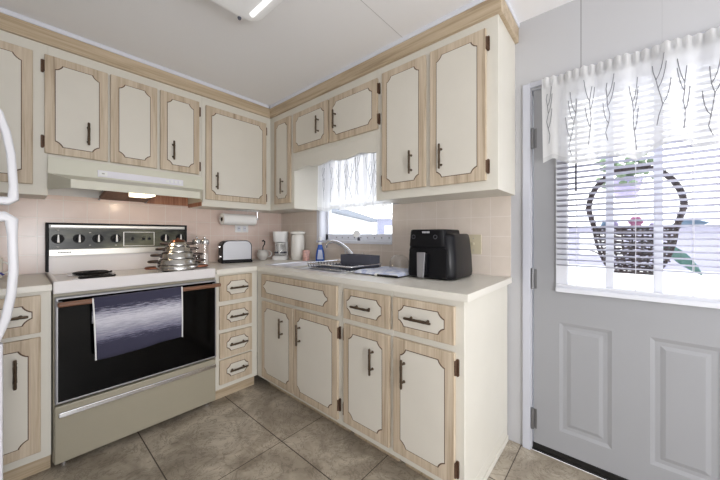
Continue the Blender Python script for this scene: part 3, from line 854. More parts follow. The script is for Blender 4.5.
# wall plates
t = thing('outlet_plate', 'white double outlet plate on the tiles under the paper towel', 'outlet', (-.44, -.006, 1.208), 0, 'wall plates')
g = G(); g.prism(rrect(.065, .036, .004, 3), (0, 0, 0), (1, 0, 0), (0, 0, 1), (0, -1, 0), 0, .005); pl = obj('plate', g, 'plastic', t, bevel=.001)
for x in (-.028, .028):
    g = G(); g.prism(rrect(.016, .022, .008, 4), (x, 0, 0), (1, 0, 0), (0, 0, 1), (0, -1, 0), .005, .0065); g.mat(1); g.box(x - .007, x - .004, -.0072, -.0064, -.004, .007); g.box(x + .004, x + .007, -.0072, -.0064, -.004, .007)
    obj('socket', g, ['trimw', 'slate'], t)
t = thing('switch_plate', 'beige light switch plate on the tiles right of the air fryer', 'light switch', (-.006, -2.018, 1.094), -PI / 2, 'wall plates')
g = G(); g.prism(rrect(.046, .058, .004, 3), (0, 0, 0), (1, 0, 0), (0, 0, 1), (0, -1, 0), 0, .006); obj('plate', g, 'beige', t, bevel=.0015)
g = G(); g.box(-.006, .006, -.016, -.006, -.004, .012); obj('toggle', g, 'beige', t, bevel=.002)
for zz in (.035, -.035):
    g = G(); g.cyl((0, -.006, zz), (0, -.0075, zz), .003, n=8); obj('screw', g, 'brushed', t)

# mug on the left worktop
t = thing('mug', 'white mug with blue pattern on the worktop behind the refrigerator handle', 'mug', (-1.912, -.13, CT))
g = G(); g.lathe([(0, 0), (.034, 0), (.038, .006), (.040, .10), (.0385, .112), (.0365, .112), (.036, .012), (0, .01)], n=28); b_ = obj('mug_body', g, 'ceramic', t, smooth=50)
g = G(); g.tube([Vector((.038 + .026 * math.sin(PI * i / 10), -.004, .055 + .032 * math.cos(PI * i / 10))) for i in range(11)], .005, 8); obj('handle', g, 'ceramic', t, smooth=60)
g = G()
for i in range(7):
    a = -2.4 + i * .35; g.ball((.0395 * math.cos(a), .0395 * math.sin(a), .02 + .008 * (i % 2)), .008, 8, 1, 1, .7)
obj('blue_pattern', g, 'bluecap', t, smooth=60)

# sugar bowl with a dark scoop
SB = 1.2
t = thing('sugar_bowl', 'grey-white ceramic bowl with cream side handle in the corner', 'bowl', (-.305, -.150, CT))
g = G(); g.lathe([(0, 0), (.026, 0), (.028, .008), (.043, .03), (.045, .05), (.040, .068), (.034, .078), (.036, .085), (.033, .085), (.031, .078), (.037, .066), (.041, .05), (.038, .03), (0, .012)], n=28); obj('bowl', g, 'greycer', t, smooth=50); t.scale = (SB, SB, 1.1)
g = G(); ux = Vector((.80, -.6, 0)); g.tube([ux * (.042 + .025 * math.sin(PI * i / 10)) + Vector((0, 0, .052 + .026 * math.cos(PI * i / 10))) for i in range(11)], .0045, 8); obj('handle', g, 'ceramic', t, smooth=60)
t = thing('scoop', 'black curved spoon standing in the grey-white ceramic bowl', 'spoon', (-.305, -.150, CT + .0135)); t.scale = (1.1, 1.1, 1.28)
g = G(); g.tube([(0, 0, .004), (0, 0, .05), (.002, 0, .085), (.012, -.008, .105), (.014, -.01, .122), (.004, -.004, .132), (-.006, .002, .126)], [.004, .004, .004, .005, .006, .006, .005], 8); g.ball((0, 0, .006), .012, 10, 1, 1, .6)
obj('spoon_body', g, 'black', t, smooth=60)

# coffee maker
cm = thing('coffee_maker', 'white drip coffee maker with glass carafe in the corner', 'coffee maker', (-.165, -.235, CT), math.radians(-42))
g = G(); g.loft([[(x, y, zz) for x, y in rrect(.070 * k, .085 * k, .03, 6)] for zz, k in ((0, .98), (.004, 1), (.03, 1), (.036, .97))]); obj('base', g, 'plastic', cm, smooth=40)
g = G(); g.loft([[(x, y + .058, zz) for x, y in rrect(.062, .026, .015, 4)] for zz in (.03, .2)]); obj('column', g, 'plastic', cm, smooth=40)
g = G(); g.loft([[(x, y, zz) for x, y in rrect(.066 * k, .08 * k, .04 * k, 6)] for zz, k in ((.170, .88), (.178, .92), (.25, 1.03), (.262, 1.03), (.267, 1.0))]); obj('filter_basket', g, 'plastic', cm, smooth=40)
g = G(); g.lathe([(0, .038), (.048, .038), (.055, .05), (.056, .09), (.046, .13), (.044, .15), (.0425, .15), (.0445, .13), (.0545, .09), (.053, .05), (.046, .040), (0, .040)], (0, -.02, 0), 28); ca = obj('carafe', g, 'glass', cm, smooth=50)
g = G(); g.lathe([(.045, .146), (.047, .150), (.047, .158), (.02, .163), (0, .163)], (0, -.02, 0), 28); obj('lid', g, 'plastic', ca, smooth=40)
g = G(); g.tube([(0, -.066, .14), (0, -.098, .135), (0, -.104, .10), (0, -.085, .065), (0, -.072, .06)], .008, 8); obj('carafe_handle', g, 'plastic', ca, smooth=60)
g = G(); g.lathe([(.0575, .062), (.0585, .064), (.0585, .072), (.0575, .074)], (0, -.02, 0), 28); obj('band', g, 'slate', ca, smooth=40)

# plain lidded jar
t = thing('ceramic_jar', 'tall white ceramic jar with flared lid beside the coffee maker', 'jar', (-.098, -.412, CT))
g = G(); g.lathe([(0, 0), (.054, 0), (.057, .005), (.061, .06), (.062, .12), (.061, .18), (.058, .225), (.053, .236), (0, .236)], n=32); obj('jar_body', g, 'ceramic', t, smooth=45)
g = G(); g.lathe([(.050, .237), (.066, .245), (.069, .256), (.066, .264), (.03, .272), (0, .274)], n=32); obj('lid', g, 'ceramic', t, smooth=45)
# candle
t = thing('candle_jar', 'small pink patterned candle glass in front of the white jar', 'candle', (-.105, -.545, CT))
g = G(); g.lathe([(0, 0), (.030, 0), (.032, .004), (.033, .092), (.0315, .096), (.030, .092), (.029, .07), (0, .07)], n=24); obj('glass', g, 'pink', t, smooth=45)
# soap bottle
t = thing('soap_bottle', 'blue dish soap bottle with white cap behind the sink', 'bottle', (-.045, -.655, CT), math.radians(-40))
t.location = (-.036, -.655, CT); t.scale = (1.18, 1.18, 1.12)
g = G()
g.loft([[(x, y, zz) for x, y in rrect(hx, hy, min(hx, hy) * .8, 6)] for zz, hx, hy in ((0, .030, .017), (.004, .033, .019), (.05, .032, .019), (.085, .027, .017), (.115, .019, .014), (.128, .015, .013), (.132, .014, .013))]); obj('bottle_body', g, 'soap', t, smooth=45)
g = G(); g.lathe([(0, .132), (.0145, .132), (.0145, .155), (.0135, .157), (.0135, .160), (.0125, .162), (.0125, .185), (.010, .192), (0, .194)], n=20); obj('cap', g, 'plastic', t, smooth=40)
g = G(); g.lathe([(.015, .156), (.0152, .157), (.0152, .161), (.015, .162)], n=20); obj('cap_ring', g, 'bluecap', t)
g = G(); g.grid(lambda u, v: ((u - .5) * .046 * (1 - .45 * v), -.0195 - .0012 + .004 * v * v, .016 + .075 * v), 6, 8); obj('label', g, 'soaplabel', t, solid=.001)

# sink
sk = thing('kitchen_sink', 'stainless double bowl drop-in sink under the window', 'sink', (-.30, -1.0, CT))
X = lambda v: v + .30
Y = lambda v: v + 1.0
g = G()
rx = (SX0, SX1); bowls = [(-.605, -.985), (-1.015, -1.395)]
bx0, bx1 = -.52, -.145
ycuts = [SY0, bowls[0][0], bowls[0][1], bowls[1][0], bowls[1][1], SY1]; xcuts = [SX0, bx0, bx1, SX1]
for i, (ya, yb) in enumerate(zip(ycuts, ycuts[1:])):
    for j, (xa, xb) in enumerate(zip(xcuts, xcuts[1:])):
        if j == 1 and i in (1, 3): continue
        g.quadpts([(X(xa), Y(ya), .005), (X(xb), Y(ya), .005), (X(xb), Y(yb), .005), (X(xa), Y(yb), .005)])
for ya, yb in bowls:
    t0 = [(bx0, ya), (bx1, ya), (bx1, yb), (bx0, yb)]
    i_ = .02
    t1 = [(bx0 + i_, ya - i_), (bx1 - i_, ya - i_), (bx1 - i_, yb + i_), (bx0 + i_, yb + i_)]
    for k in range(4):
        p, q = t0[k], t0[(k + 1) % 4]; r, s_ = t1[(k + 1) % 4], t1[k]
        g.quadpts([(X(p[0]), Y(p[1]), .005), (X(q[0]), Y(q[1]), .005), (X(r[0]), Y(r[1]), -.15), (X(s_[0]), Y(s_[1]), -.15)])
    g.quadpts([(X(p[0]), Y(p[1]), -.15) for p in t1])
E_ = [(SX0, SY0), (SX1, SY0), (SX1, SY1), (SX0, SY1)]
for k in range(4):
    p, q = E_[k], E_[(k + 1) % 4]; g.quadpts([(X(p[0]), Y(p[1]), .005), (X(q[0]), Y(q[1]), .005), (X(q[0]), Y(q[1]), .0005), (X(p[0]), Y(p[1]), .0005)])
bmesh.ops.remove_doubles(g.b, verts=g.b.verts[:], dist=1e-5)
obj('basin', g, 'sinksteel', sk, bevel=.006, seg=3)
for ya, yb in bowls:
    g = G(); g.lathe([(.036, -.149), (.038, -.146), (.03, -.146), (.02, -.149), (0, -.149)], (X((bx0 + bx1) / 2), Y((ya + yb) / 2), 0), 24); obj('drain', g, 'chrome', sk, smooth=40)

# faucet
fc = thing('faucet', 'chrome two-handle kitchen faucet with long spout behind the sink', 'faucet', (-.088, -1.13, CT + .005))
g = G(); g.prism(rrect(.025, .125, .022, 5), (0, 0, 0), (1, 0, 0), (0, 1, 0), (0, 0, 1), 0, .022); obj('deck_plate', g, 'chrome', fc, smooth=40, bevel=.004)
g = G()
pts = [(0, 0, .02), (0, .004, .04), (-.006, .03, .075), (-.016, .075, .118), (-.028, .12, .15), (-.042, .165, .170), (-.058, .200, .176), (-.07, .232, .168), (-.078, .248, .150), (-.08, .253, .128)]
g.tube(pts, [.02, .019, .0165, .015, .0145, .014, .0135, .0135, .014, .015], 14); obj('spout', g, 'chrome', fc, smooth=60)
for sy in (1, -1):
    g = G(); yy = .1 * sy
    g.lathe([(.022, .02), (.020, .04), (.014, .055), (.016, .07), (.012, .08), (0, .082)], (0, yy, 0), 20); hb_ = obj('valve', g, 'chrome', fc, smooth=40)
    g = G()
    if sy > 0: g.tube([(0, yy, .07), (0, yy + .012, .10), (.0, yy + .028, .145), (.0, yy + .034, .158)], [.006, .006, .0065, .004], 8)
    else: g.tube([(0, yy, .07), (-.02, yy - .005, .085), (-.05, yy - .012, .095)], [.007, .0065, .006], 8)
    obj('lever', g, 'chrome', hb_, smooth=60)

# dish rack (wire), caddy, mat, glass bowl
dk = thing('dish_rack', 'dark wire dish rack lying over the right sink bowl', 'dish rack', (-.33, -1.245, CT + .005))
g = G(); hx, hy = .165, .215
loop = [Vector((x, y, .034)) for x, y in rrect(hx, hy, .03, 4)]
g.tube(loop, .004, 8, closed=True); loop2 = [Vector((x, y, .006)) for x, y in rrect(hx - .01, hy - .01, .03, 4)]; g.tube(loop2, .0035, 8, closed=True)
obj('rim', g, 'chrome', dk, smooth=60)
g = G()
for i in range(15):
    y = -hy + .02 + i * (2 * hy - .04) / 14
    g.tube([(-hx + .002, y, .034), (-hx + .012, y, .007), (hx - .012, y, .007), (hx - .002, y, .034)], .0024, 6)
for x in (-.1, -.03, .04, .11): g.tube([(x, -hy + .01, .0045), (x, hy - .01, .0045)], .0024, 6)
obj('wires', g, 'wire', dk, smooth=60)
for i in range(12):
    y = -hy + .05 + i * .03
    g = G(); g.tube([(-.1, y, .007), (-.09, y + .004, .045), (-.08, y, .007)], .002, 6)
    obj('plate_prong', g, 'wire', dk, smooth=60)
t = thing('utensil_caddy', 'dark slate rectangular utensil caddy standing in the dish rack', 'caddy', (-.255, -1.32, CT + .0155))
g = G(); g.box(-.05, .05, -.138, .138, 0, .006); g.box(-.05, -.045, -.138, .138, .006, .082); g.box(.045, .05, -.138, .138, .006, .082); g.box(-.045, .045, -.138, -.133, .006, .082); g.box(-.045, .045, .133, .138, .006, .082)
obj('caddy_body', g, 'slate', t, bevel=.0015)
t = thing('drying_mat', 'blue and white folded drying mat beside the air fryer', 'dish mat', (-.30, -1.612, CT))
def mf(z0, amp):
    def f(u, v):
        x = -.165 + .30 * u; y = .150 - .308 * v
        e = min(u, 1 - u, v, 1 - v); h = z0 * min(1, (e / .06)) ** .5 + amp * math.sin(7 * u + 3 * v) * math.sin(5 * v + 1)
        return (x + .02 * (v - .5) * (1 - u), y, max(.003, h) + .0045)
    return f
g = G(); g.grid(mf(.019, .0025), 28, 28); g.grid(lambda u, v: (-.165 + .30 * u + .02 * (v - .5) * (1 - u), .150 - .308 * v, .0055), 28, 28)
bmesh.ops.remove_doubles(g.b, verts=g.b.verts[:], dist=1e-5); obj('mat_top', g, 'drymat', t, smooth=70)
g = G(); g.box(-.160, .13, -.162, .02, .0005, .0055); g.tube([(-.168, -.03, .007), (-.164, -.10, .0075), (-.160, -.160, .0075)], .0065, 10); obj('dark_backing', g, 'tapeblack', t, smooth=40)
g = G(); g.tube([(-.168, -.012, .0085), (-.168, -.030, .0085)], .007, 10); obj('white_corner', g, 'paper', t, smooth=40)
t = thing('glass_bowl', 'clear glass bowl turned upside down on the blue drying mat', 'bowl', (-.205, -1.615, CT + .026))
g = G(); g.lathe([(.066, 0), (.0655, .008), (.062, .04), (.05, .068), (.03, .08), (.028, .084), (.022, .084), (.022, .078), (0, .077), (0, .073), (.03, .075), (.048, .064), (.0595, .04), (.063, .008), (.066, 0)], n=36); obj('bowl_body', g, 'glass', t, smooth=50)

# air fryer
af = thing('air_fryer', 'black air fryer with silver drawer handle at the worktop end', 'air fryer', (-.225, -1.908, CT), -PI / 2)
# local: x to the right seen from the front, -y to the front
g = G()
g.loft([[(x, y, zz) for x, y in rrect(hx, hy, r, 8)] for zz, hx, hy, r in ((.004, .132, .140, .045), (.010, .140, .148, .05), (.03, .143, .150, .05), (.12, .139, .147, .05), (.222, .130, .140, .05), (.236, .127, .137, .05), (.243, .118, .128, .045))])
obj('housing', g, 'black', af, smooth=40)
g = G(); g.loft([[(x - .012, y - .04, zz) for x, y in rrect(hx - .012, hy, .03, 6)] for zz, hx, hy in ((.17, .120, .106), (.178, .124, .110), (.25, .119, .107), (.262, .117, .105), (.266, .112, .10))]); hd_ = obj('control_head', g, 'blackmat', af, smooth=40)
for x in (-.085, .045):
    g = G(); g.tube([(x + .010 * math.cos(a), -.1505, .226 + .010 * math.sin(a)) for a in [2 * PI * k / 20 for k in range(20)]], .0018, 6, closed=True); obj('dial', g, 'dialring', hd_)
g = G()
for i in range(5): g.box(-.032 + i * .009, -.0255 + i * .009, -.1498, -.148, .246, .2555)
obj('maker_badge', g, 'inklight', hd_)
g = G(); g.prism(rrect(.110, .078, .012, 4), (0, 0, .088), (1, 0, 0), (0, 0, 1), (0, -1, 0), .140, .156); db = obj('basket_drawer', g, 'blackmat', af, bevel=.003)
g = G(); g.prism([(-.021, -.066), (.018, -.070), (.026, .066), (-.022, .066)], (-.022, 0, .078), (1, 0, 0), (0, 0, 1), (0, -1, 0), .178, .188); h_ = obj('handle', g, 'brushed', db, bevel=.003)
g = G(); g.prism([(-.006, -.05), (.030, -.05), (.036, .058), (-.006, .058)], (-.022, 0, .078), (1, 0, 0), (0, 0, 1), (0, -1, 0), .150, .178); obj('handle_core', g, 'black', db, bevel=.003)
for x, y in ((-.09, -.1), (.09, -.1), (-.09, .1), (.09, .1)):
    g = G(); g.cyl((x, y, 0), (x, y, .008), .012, n=12); obj('foot', g, 'tapeblack', af)

# scrubber on the window sill
t = thing('scrub_brush', 'small round white brush leaning on the window sill behind the faucet', 'brush', (.012, -1.06, WZ0 + .0125))
g = G(); d = Vector((-.86, -.42, .28)).normalized()
cc = Vector((-.004, .0, .052)); g.cyl(cc, cc + d * .014, .030, n=24); obj('brush_head', g, 'plastic', t, smooth=40, bevel=.002)
g = G(); g.tube([(.002, -.016, .0), (.002, -.012, .02), (.006, .0, .045)], [.013, .010, .007], 10); obj('stem', g, 'slate', t, smooth=50)

# ------------------------------------------------------------------ curtains, blinds
def branch_paths(rng, u0, v0, n):
    """a little twig in (u,v); v grows upward"""
    out = []; p = [u0, v0]; a = rng.choice((-1, 1)); main = [tuple(p)]
    for i in range(n):
        p = [p[0] + a * .010 * rng.uniform(.2, 1.3), p[1] + .09]
        if rng.random() < .45: a = -a
        main.append(tuple(p))
        if i in (1, 3, 4):
            s = -a; q = [p[0], p[1]]; side = [tuple(q)]
            for k in range(4):
                q = [q[0] + s * .007 * (1.4 - .2 * k), q[1] + .035 + .02 * k]; side.append(tuple(q))
            out.append(side)
    out.append(main); return out
def curtain(name, label, x0, ya, yb, ztop, zbot, seed, folds, amp, twigs, hemf, flip=-1, header=.05):
    rng = random.Random(seed)
    ph = [rng.uniform(0, 6.28) for _ in range(6)]
    def F(u, v):       # v=0 bottom, 1 top
        y = ya + (yb - ya) * u
        fl = (1 - .55 * v)
        w = math.sin(2 * PI * folds * u + ph[0]) + .45 * math.sin(2 * PI * folds * 2.3 * u + ph[1]) + .3 * math.sin(2 * PI * folds * .6 * u + ph[2])
        if v > 1 - header:
            w += 1.2 * math.sin(2 * PI * folds * 5 * u + ph[3])
        zb = zbot + hemf(u)
        z = zb + (ztop - zb) * v
        y += .012 * math.sin(2 * PI * folds * u + ph[4]) * (1 - v)
        return Vector((x0 + flip * (.012 + amp * w * fl), y, z))
    g = G()
    g.mat(0).grid(lambda u, v: F(u, .055 + .945 * v), 160, 26)
    g.mat(1).grid(lambda u, v: F(u, .055 * v), 160, 3)
    g.mat(2)
    for i in range(twigs):
        u0 = (i + .5 + rng.uniform(-.2, .2)) / twigs
        for path in branch_paths(rng, u0, rng.uniform(.08, .22), 7):
            pts = []
            for a, b in zip(path, path[1:]):
                for k in range(3):
                    t = k / 3; pts.append(F(min(.995, max(.005, a[0] + (b[0] - a[0]) * t)), min(.93, a[1] + (b[1] - a[1]) * t)) + Vector((flip * .0015, 0, 0)))
            g.tube(pts, .0015, 5)
    bmesh.ops.remove_doubles(g.b, verts=[v for v in g.b.verts], dist=1e-6)
    o = obj(name, g, ['sheer', 'hem', 'branch'], smooth=80, recalc=False)
    return tag(o, label, 'curtain', 'sheer twig-pattern valances')
def hem_door(u): return .018 * math.sin(u * 21) + .012 * math.sin(u * 9 + 1)
curtain('curtain_valance', 'sheer white valance with grey twig pattern hanging across the entrance door', -.060, -2.385, -3.06, 1.938, 1.500, 3, 4.5, .016, 9, hem_door, -1, .09)
curtain('curtain_valance', 'sheer white valance with twig pattern at the sink window under the scalloped board', -.035, -.60, -1.43, 1.86, 1.362, 5, 9, .008, 10, lambda u: .008 * math.sin(u * 26), -1, .05)
g = G(); g.cyl((-.048, -2.445, 1.927), (-.048, -3.07, 1.927), .007, n=10); g.tube([(-.048, -2.445, 1.927), (-.04, -2.436, 1.927), (-.002, -2.434, 1.927)], .007, 8); g.tube([(-.048, -3.07, 1.927), (-.04, -3.078, 1.927), (-.002, -3.08, 1.927)], .007, 8)
tag(obj('curtain_rod', g, 'hingesteel', smooth=50), 'thin grey metal rod across the entrance door holding the valance', 'curtain rod', 'curtain rods')
g = G(); g.cyl((-.030, -.640, 1.83), (-.030, -1.502, 1.83), .006, n=10)
tag(obj('curtain_rod', g, 'hingesteel', smooth=50), 'thin rod behind the scalloped board above the sink window', 'curtain rod', 'curtain rods')
def blind(label, x, ya, yb, ztop, zlast, zrail, pitch, tilt, cords, w=.0125):
    t = thing('window_blind', label, 'blind', (x, (ya + yb) / 2, zrail), 0, 'white mini blinds')
    oy = (ya + yb) / 2
    g = G(); z = ztop - .03; n = 0
    while z > zlast:
        c, s = math.cos(tilt) * w, math.sin(tilt) * w
        a = [(-c, s), (0, .0016), (c, -s)]
        for k in range(2):
            g.quadpts([(a[k][0], ya - oy, z + a[k][1] - zrail), (a[k][0], yb - oy, z + a[k][1] - zrail), (a[k + 1][0], yb - oy, z + a[k + 1][1] - zrail), (a[k + 1][0], ya - oy, z + a[k + 1][1] - zrail)])
        z -= pitch
    obj('slats', g, 'slat', t, smooth=60, solid=.0008, recalc=False)
    g = G(); g.box(-.014, .014, ya - oy, yb - oy, ztop - .025 - zrail, ztop - zrail); obj('headrail', g, 'trimw', t, bevel=.002)
    g = G(); g.box(-.011, .011, ya - oy, yb - oy, -.004, .004); obj('bottom_rail', g, 'trimw', t, bevel=.002)
    g = G()
    for y in cords:
        for dx in (-.0135, .0135): g.tube([(dx, y - oy, 0), (dx, y - oy, ztop - zrail - .01)], .0011, 5)
    obj('cords', g, 'cordgrey', t)
    return t, oy
bl, oy = blind('white mini blind over the entrance door glass with dark tilt wand', -.030, -2.444, -3.020, 1.888, .975, .902, .0268, math.radians(18), (-2.487, -2.525, -2.735, -2.905, -2.985))
g = G(); g.cyl((-.018, -2.523 - oy, 1.86 - .902), (-.020, -2.523 - oy, 1.36 - .902), .0042, n=6); obj('tilt_wand', g, 'wand', bl)
blind('white mini blind half lowered in the sink window behind the curtain', .040, -.632, -1.415, 1.955, 1.44, 1.415, .0215, math.radians(-30), (-.75, -1.02, -1.3), .0115)

# ------------------------------------------------------------------ ceiling light
cl = thing('ceiling_light', 'flat white fluorescent ceiling fixture with rounded corners', 'ceiling light', (-1.20, -1.85, CEIL + .012))
g = G()
g.loft([[(x, y, zz) for x, y in rrect(.20 * k + .0, .60 - .2 * (1 - k), .07, 8)] for zz, k in ((-.001, 1.0), (-.05, 1.0), (-.075, .97), (-.088, .90), (-.092, .8))])
obj('lens', g, 'acrylic', cl, smooth=60)
g = G(); g.tube([(.135, .52, -.088), (.135, -.52, -.088)], .014, 10); obj('tube', g, 'tube', cl, smooth=60)
g = G(); g.lathe([(0, -.1), (.007, -.098), (.009, -.092), (.009, -.088)], (.105, .585, 0), 12); obj('screw', g, 'slate', cl)

# ------------------------------------------------------------------ outside the door and window
g = G(); g.box(.3, 60, -40, 40, -.35, -.3); struct(obj('ground', g, 'ground'))
bk = thing('hanging_basket', 'dark wicker basket with tall hoop handle hung outside the door glass', 'basket', (.06, -2.728, .975)); bk.scale = (.96, .96, .97)
cy_ = 0; Wd = .150; Hb = .215
def bowl_r(s): return .55 + .45 * math.sin(s * PI / 2) ** .8
g = G(); rng = random.Random(2)
for k in range(16):
    s = k / 15; r = bowl_r(s); z = Hb * s
    pts = []
    for i in range(49):
        a = PI * i / 48
        off = .005 * math.sin(24 * a + (PI if k % 2 else 0))
        pts.append((.095 * r * math.sin(a) + .012 + off, Wd * r * math.cos(a) * (1 + off), z + rng.uniform(-.0045, .0045)))
    g.tube(pts, .0040 if k < 15 else .008, 5)
for i in range(13):
    a = PI * i / 12
    g.tube([(.095 * bowl_r(s / 8) * math.sin(a) + .012, Wd * bowl_r(s / 8) * math.cos(a), Hb * s / 8) for s in range(9)], .0045, 5)
g.tube([(.012, -Wd * bowl_r(0), 0), (.012, Wd * bowl_r(0), 0)], .006, 6)
for k in range(16):
    s = k / 15; r = bowl_r(s); g.tube([(.010, -Wd * r, Hb * s), (.010 + .003 * (-1) ** k, 0, Hb * s + rng.uniform(-.004, .004)), (.010, Wd * r, Hb * s)], .0036, 5)
obj('woven_bowl', g, 'wicker', bk, smooth=60)
g = G(); pts = [(.03, -Wd * .98, Hb)]
for i in range(25):
    a = PI * i / 24; pts.append((.03, -.172 * math.cos(a) * (1.0), Hb + .095 + .200 * math.sin(a)))
pts.append((.03, Wd * .98, Hb))
g.tube(pts, .0115, 8)
for k in range(90):   # wrapped cane
    t_ = k / 89 * (len(pts) - 1); i = min(int(t_), len(pts) - 2); p = Vector(pts[i]).lerp(Vector(pts[i + 1]), t_ - i); d = (Vector(pts[i + 1]) - Vector(pts[i])).normalized(); n1 = Vector((1, 0, 0)); n2 = d.cross(n1)
    g.tube([p + (n1 * math.cos(2 * PI * j / 8) + n2 * math.sin(2 * PI * j / 8)) * .0125 + d * .005 * j / 8 for j in range(9)], .003, 4)
obj('hoop_handle', g, 'wicker', bk, smooth=60)
g = G(); rng = random.Random(5)
for k in range(46):
    y = rng.uniform(-.13, .13); x = rng.uniform(.02, .09); z = rng.uniform(.03, .19)
    a = rng.uniform(-1, 1); l = rng.uniform(.03, .07)
    g.tube([(x, y, z), (x + rng.uniform(-.01, .01), y + l * .5 * math.sin(a), z + l * .25), (x, y + l * math.sin(a * 1.4), z + l * .5)], .0035, 5)
obj('twig_filling', g, 'wicker', bk, smooth=60)
def leaf(p, d, l, w, m, name):
    g = G(); p = Vector(p); d = Vector(d).normalized(); sd = Vector((0, -d.z, d.y)).normalized()
    def f(u, v):
        c = p + d * l * u + Vector((.015 * math.sin(PI * u), 0, -.03 * u * u)); ww = w * math.sin(PI * min(1, .05 + .95 * u)) ** .8
        return c + sd * ww * (v - .5) + Vector((.006 * abs(v - .5), 0, 0))
    g.grid(f, 10, 4); return obj(name, g, m, bk, smooth=60, solid=.0015, recalc=False)
leaf((.05, -.10, .14), (0, -.75, -.62), .17, .05, 'leaf', 'leaf'); leaf((.05, -.13, .22), (0, -.95, .35), .13, .035, 'leafblue', 'leaf'); leaf((.06, .12, .215), (0, -.5, .5), .08, .05, 'leafblue', 'leaf'); leaf((.05, -.03, .21), (0, .4, .5), .06, .035, 'leaf', 'leaf')
for (y, z, r, m) in ((-.012, .245, .026, 'petal'), (.075, .235, .022, 'lilac'), (-.075, .222, .018, 'lilac')):
    g = G(); c = Vector((.055, y, z))
    for k in range(6):
        a = 2 * PI * k / 6; g.ball(c + Vector((0, math.cos(a), math.sin(a))) * r * .6, r * .5, 8)
    g.ball(c + Vector((-.006, 0, 0)), r * .4, 8); obj('flower', g, m, bk, smooth=60)
# hanging plant pot under the carport
hp = thing('hanging_planter', 'lilac hanging planter beyond the door glass', 'planter', (1.6, -2.72, 1.46))
g = G(); g.lathe([(0, 0), (.07, 0), (.10, .12), (.115, .17), (.105, .17), (0, .15)], n=20); obj('pot', g, 'lilac', hp, smooth=40)
g = G(); rng = random.Random(9)
for k in range(90):
    a = rng.uniform(0, 2 * PI); r = rng.uniform(.02, .19); z = .17 + rng.uniform(-.02, .22) - r * .3
    c = Vector((r * math.cos(a), r * math.sin(a), z)); g.ball(c, rng.uniform(.018, .035), 6, 1, 1, .6)
obj('foliage', g, 'foliage', hp, smooth=60)
g = G()
for a in (0, 2.1, 4.2): g.tube([(.11 * math.cos(a), .11 * math.sin(a), .16), (0, 0, .75)], .003, 5)
obj('hanger', g, 'wire', hp)
# neighbours
nb = thing('neighbour_house', 'pale lilac house across the street beyond the door', 'house', (16, -10, -.3))
g = G(); g.box(0, 6, -14, 14, 0, 1.75); obj('wall', g, 'lavwall', nb)
g = G(); g.prism([(-.5, 1.75), (6.5, 1.75), (3, 3.0)], (0, -14.4, 0), (1, 0, 0), (0, 0, 1), (0, 1, 0), 0, 28.8); obj('roof', g, 'siding', nb)
for y in (-9, -3.5, 2, 8):
    g = G(); g.box(-.05, .02, y - .8, y + .8, .5, 1.5); w_ = obj('window', g, 'siding', nb)
wh = thing('white_neighbour_house', 'white house with grey eave seen through the sink window', 'house', (10.07, 9.55, -.3), math.radians(29.2))
g = G(); g.box(-4, 15.2, .5, 8, 0, 2.75); obj('wall', g, 'siding', wh)
g = G(); g.box(-4.5, 15.5, 0, 8.5, 2.75, 3.1); obj('eave', g, 'eave', wh)
g = G(); g.prism([(0, 3.1), (8.5, 3.1), (4.25, 4.4)], (-4.5, 0, 0), (0, 1, 0), (0, 0, 1), (1, 0, 0), 0, 20); obj('roof', g, 'siding', wh)
sh = thing('garden_shed', 'pale lilac shed at the right edge of the sink window view', 'shed', (24.2, 17.45, -.3), math.radians(41))
g = G(); g.box(0, 4, -5, 0, 0, 3.15); obj('wall', g, 'shedwall', sh)
g = G(); g.prism([(-5.4, 3.15), (.3, 3.15), (-2.5, 4.2)], (-.3, 0, 0), (0, 1, 0), (0, 0, 1), (1, 0, 0), 0, 4.6); obj('roof', g, 'siding', sh)
g = G(); g.box(-.06, .02, -1.7, -.7, 1.3, 2.4); obj('window', g, 'siding', sh)
rng = random.Random(11)
for i, (x, y, h, lab) in enumerate(((10, -8.4, 5.2, 'grey-green tree beyond the left half of the door glass'), (11.5, -12.2, 5.6, 'grey-green tree beyond the right half of the door glass'))):
    tr = thing('tree', lab, 'tree', (x, y, -.3), 0, 'trees across the street')
    g = G(); g.tube([(0, 0, 0), (.1, 0, h * .3), (0, .1, h * .55)], [.2, .15, .1], 8); obj('trunk', g, 'bark', tr, smooth=60)
    g = G()
    for k in range(140):
        a, b_ = rng.uniform(0, 2 * PI), rng.uniform(-1, 1); r = rng.uniform(.5, 1) ** .5 * 1.7
        g.ball((r * math.cos(a) * (1 - b_ * b_) ** .5, r * math.sin(a) * (1 - b_ * b_) ** .5, h * .68 + r * b_ * .8), rng.uniform(.14, .32), 6)
    obj('crown', g, 'foliage', tr, smooth=60)

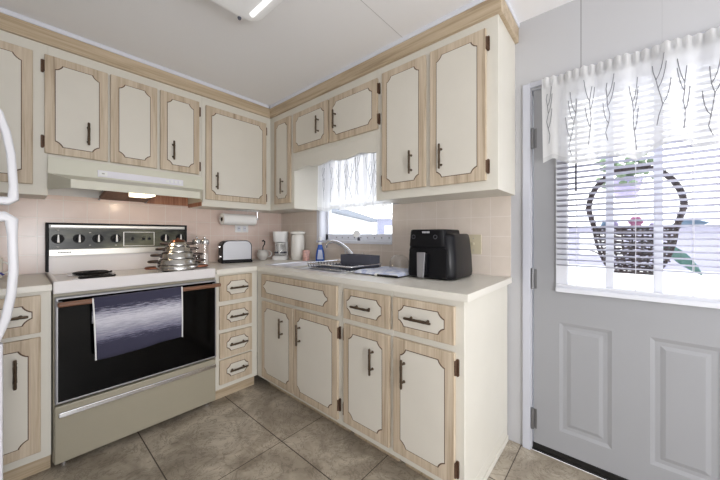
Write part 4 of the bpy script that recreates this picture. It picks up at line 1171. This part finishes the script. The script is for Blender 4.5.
# ------------------------------------------------------------------ light
w = bpy.data.worlds.new('sky'); SC.world = w; w.use_nodes = True
nt = w.node_tree; bgn = nt.nodes['Background']
tc = nt.nodes.new('ShaderNodeTexCoord'); sp = nt.nodes.new('ShaderNodeSeparateXYZ'); rp = nt.nodes.new('ShaderNodeValToRGB')
nt.links.new(tc.outputs['Generated'], sp.inputs[0]); nt.links.new(sp.outputs[2], rp.inputs[0]); nt.links.new(rp.outputs[0], bgn.inputs[0])
rp.color_ramp.elements[0].color = (1, 1, 1, 1); rp.color_ramp.elements[1].color = (.78, .87, 1, 1)
bgn.inputs[1].default_value = 4.0
def portal(loc, rot, sx, sy):
    l = bpy.data.lights.new('window_portal', 'AREA'); l.shape = 'RECTANGLE'; l.size = sx; l.size_y = sy; l.cycles.is_portal = True
    o = bpy.data.objects.new('window_portal', l); COL.objects.link(o); o.location = loc; o.rotation_euler = rot
portal((.11, (WY0 + WY1) / 2, (WZ0 + WZ1) / 2), (0, PI / 2, 0), WZ1 - WZ0, WY0 - WY1)
portal((.11, (LY0 + LY1) / 2, (LZ0 + LZ1) / 2), (0, PI / 2, 0), LZ1 - LZ0, LY0 - LY1)
portal(((RX0 + RX1) / 2, ROOM_Y - .11, (RZ0 + RZ1) / 2), (PI / 2, 0, 0), RX1 - RX0, RZ1 - RZ0)
def lamp(name, loc, power, rad, col=(1, 1, 1)):
    l = bpy.data.lights.new(name, 'POINT'); l.energy = power; l.shadow_soft_size = rad; l.color = col
    o = bpy.data.objects.new(name, l); COL.objects.link(o); o.location = loc; return o
lamp('room_fill_light', (-1.75, -3.95, 1.05), 76, .25, (.98, .985, 1))  # added fill light behind the camera, brightens the kitchen and ceiling
lamp('hood_bulb', (-1.31, -.40, 1.375), 1.2, .03, (1, .78, .55))

# ------------------------------------------------------------------ camera
cam = bpy.data.cameras.new('camera'); co = bpy.data.objects.new('camera', cam); COL.objects.link(co)
co.location = (-1.8117, -2.6856, 1.1533); co.rotation_euler = (PI / 2, 0, -.85173)
cam.sensor_width = 36; cam.lens = 297.83 / 720 * 36; cam.shift_y = (234.39 - 240) / 720; cam.clip_start = .02
SC.camera = co
SC.view_settings.view_transform = 'Standard'; SC.view_settings.look = 'None'; SC.view_settings.gamma = 1.0
SC.view_settings.use_curve_mapping = False
SC.view_settings.exposure = 0.0
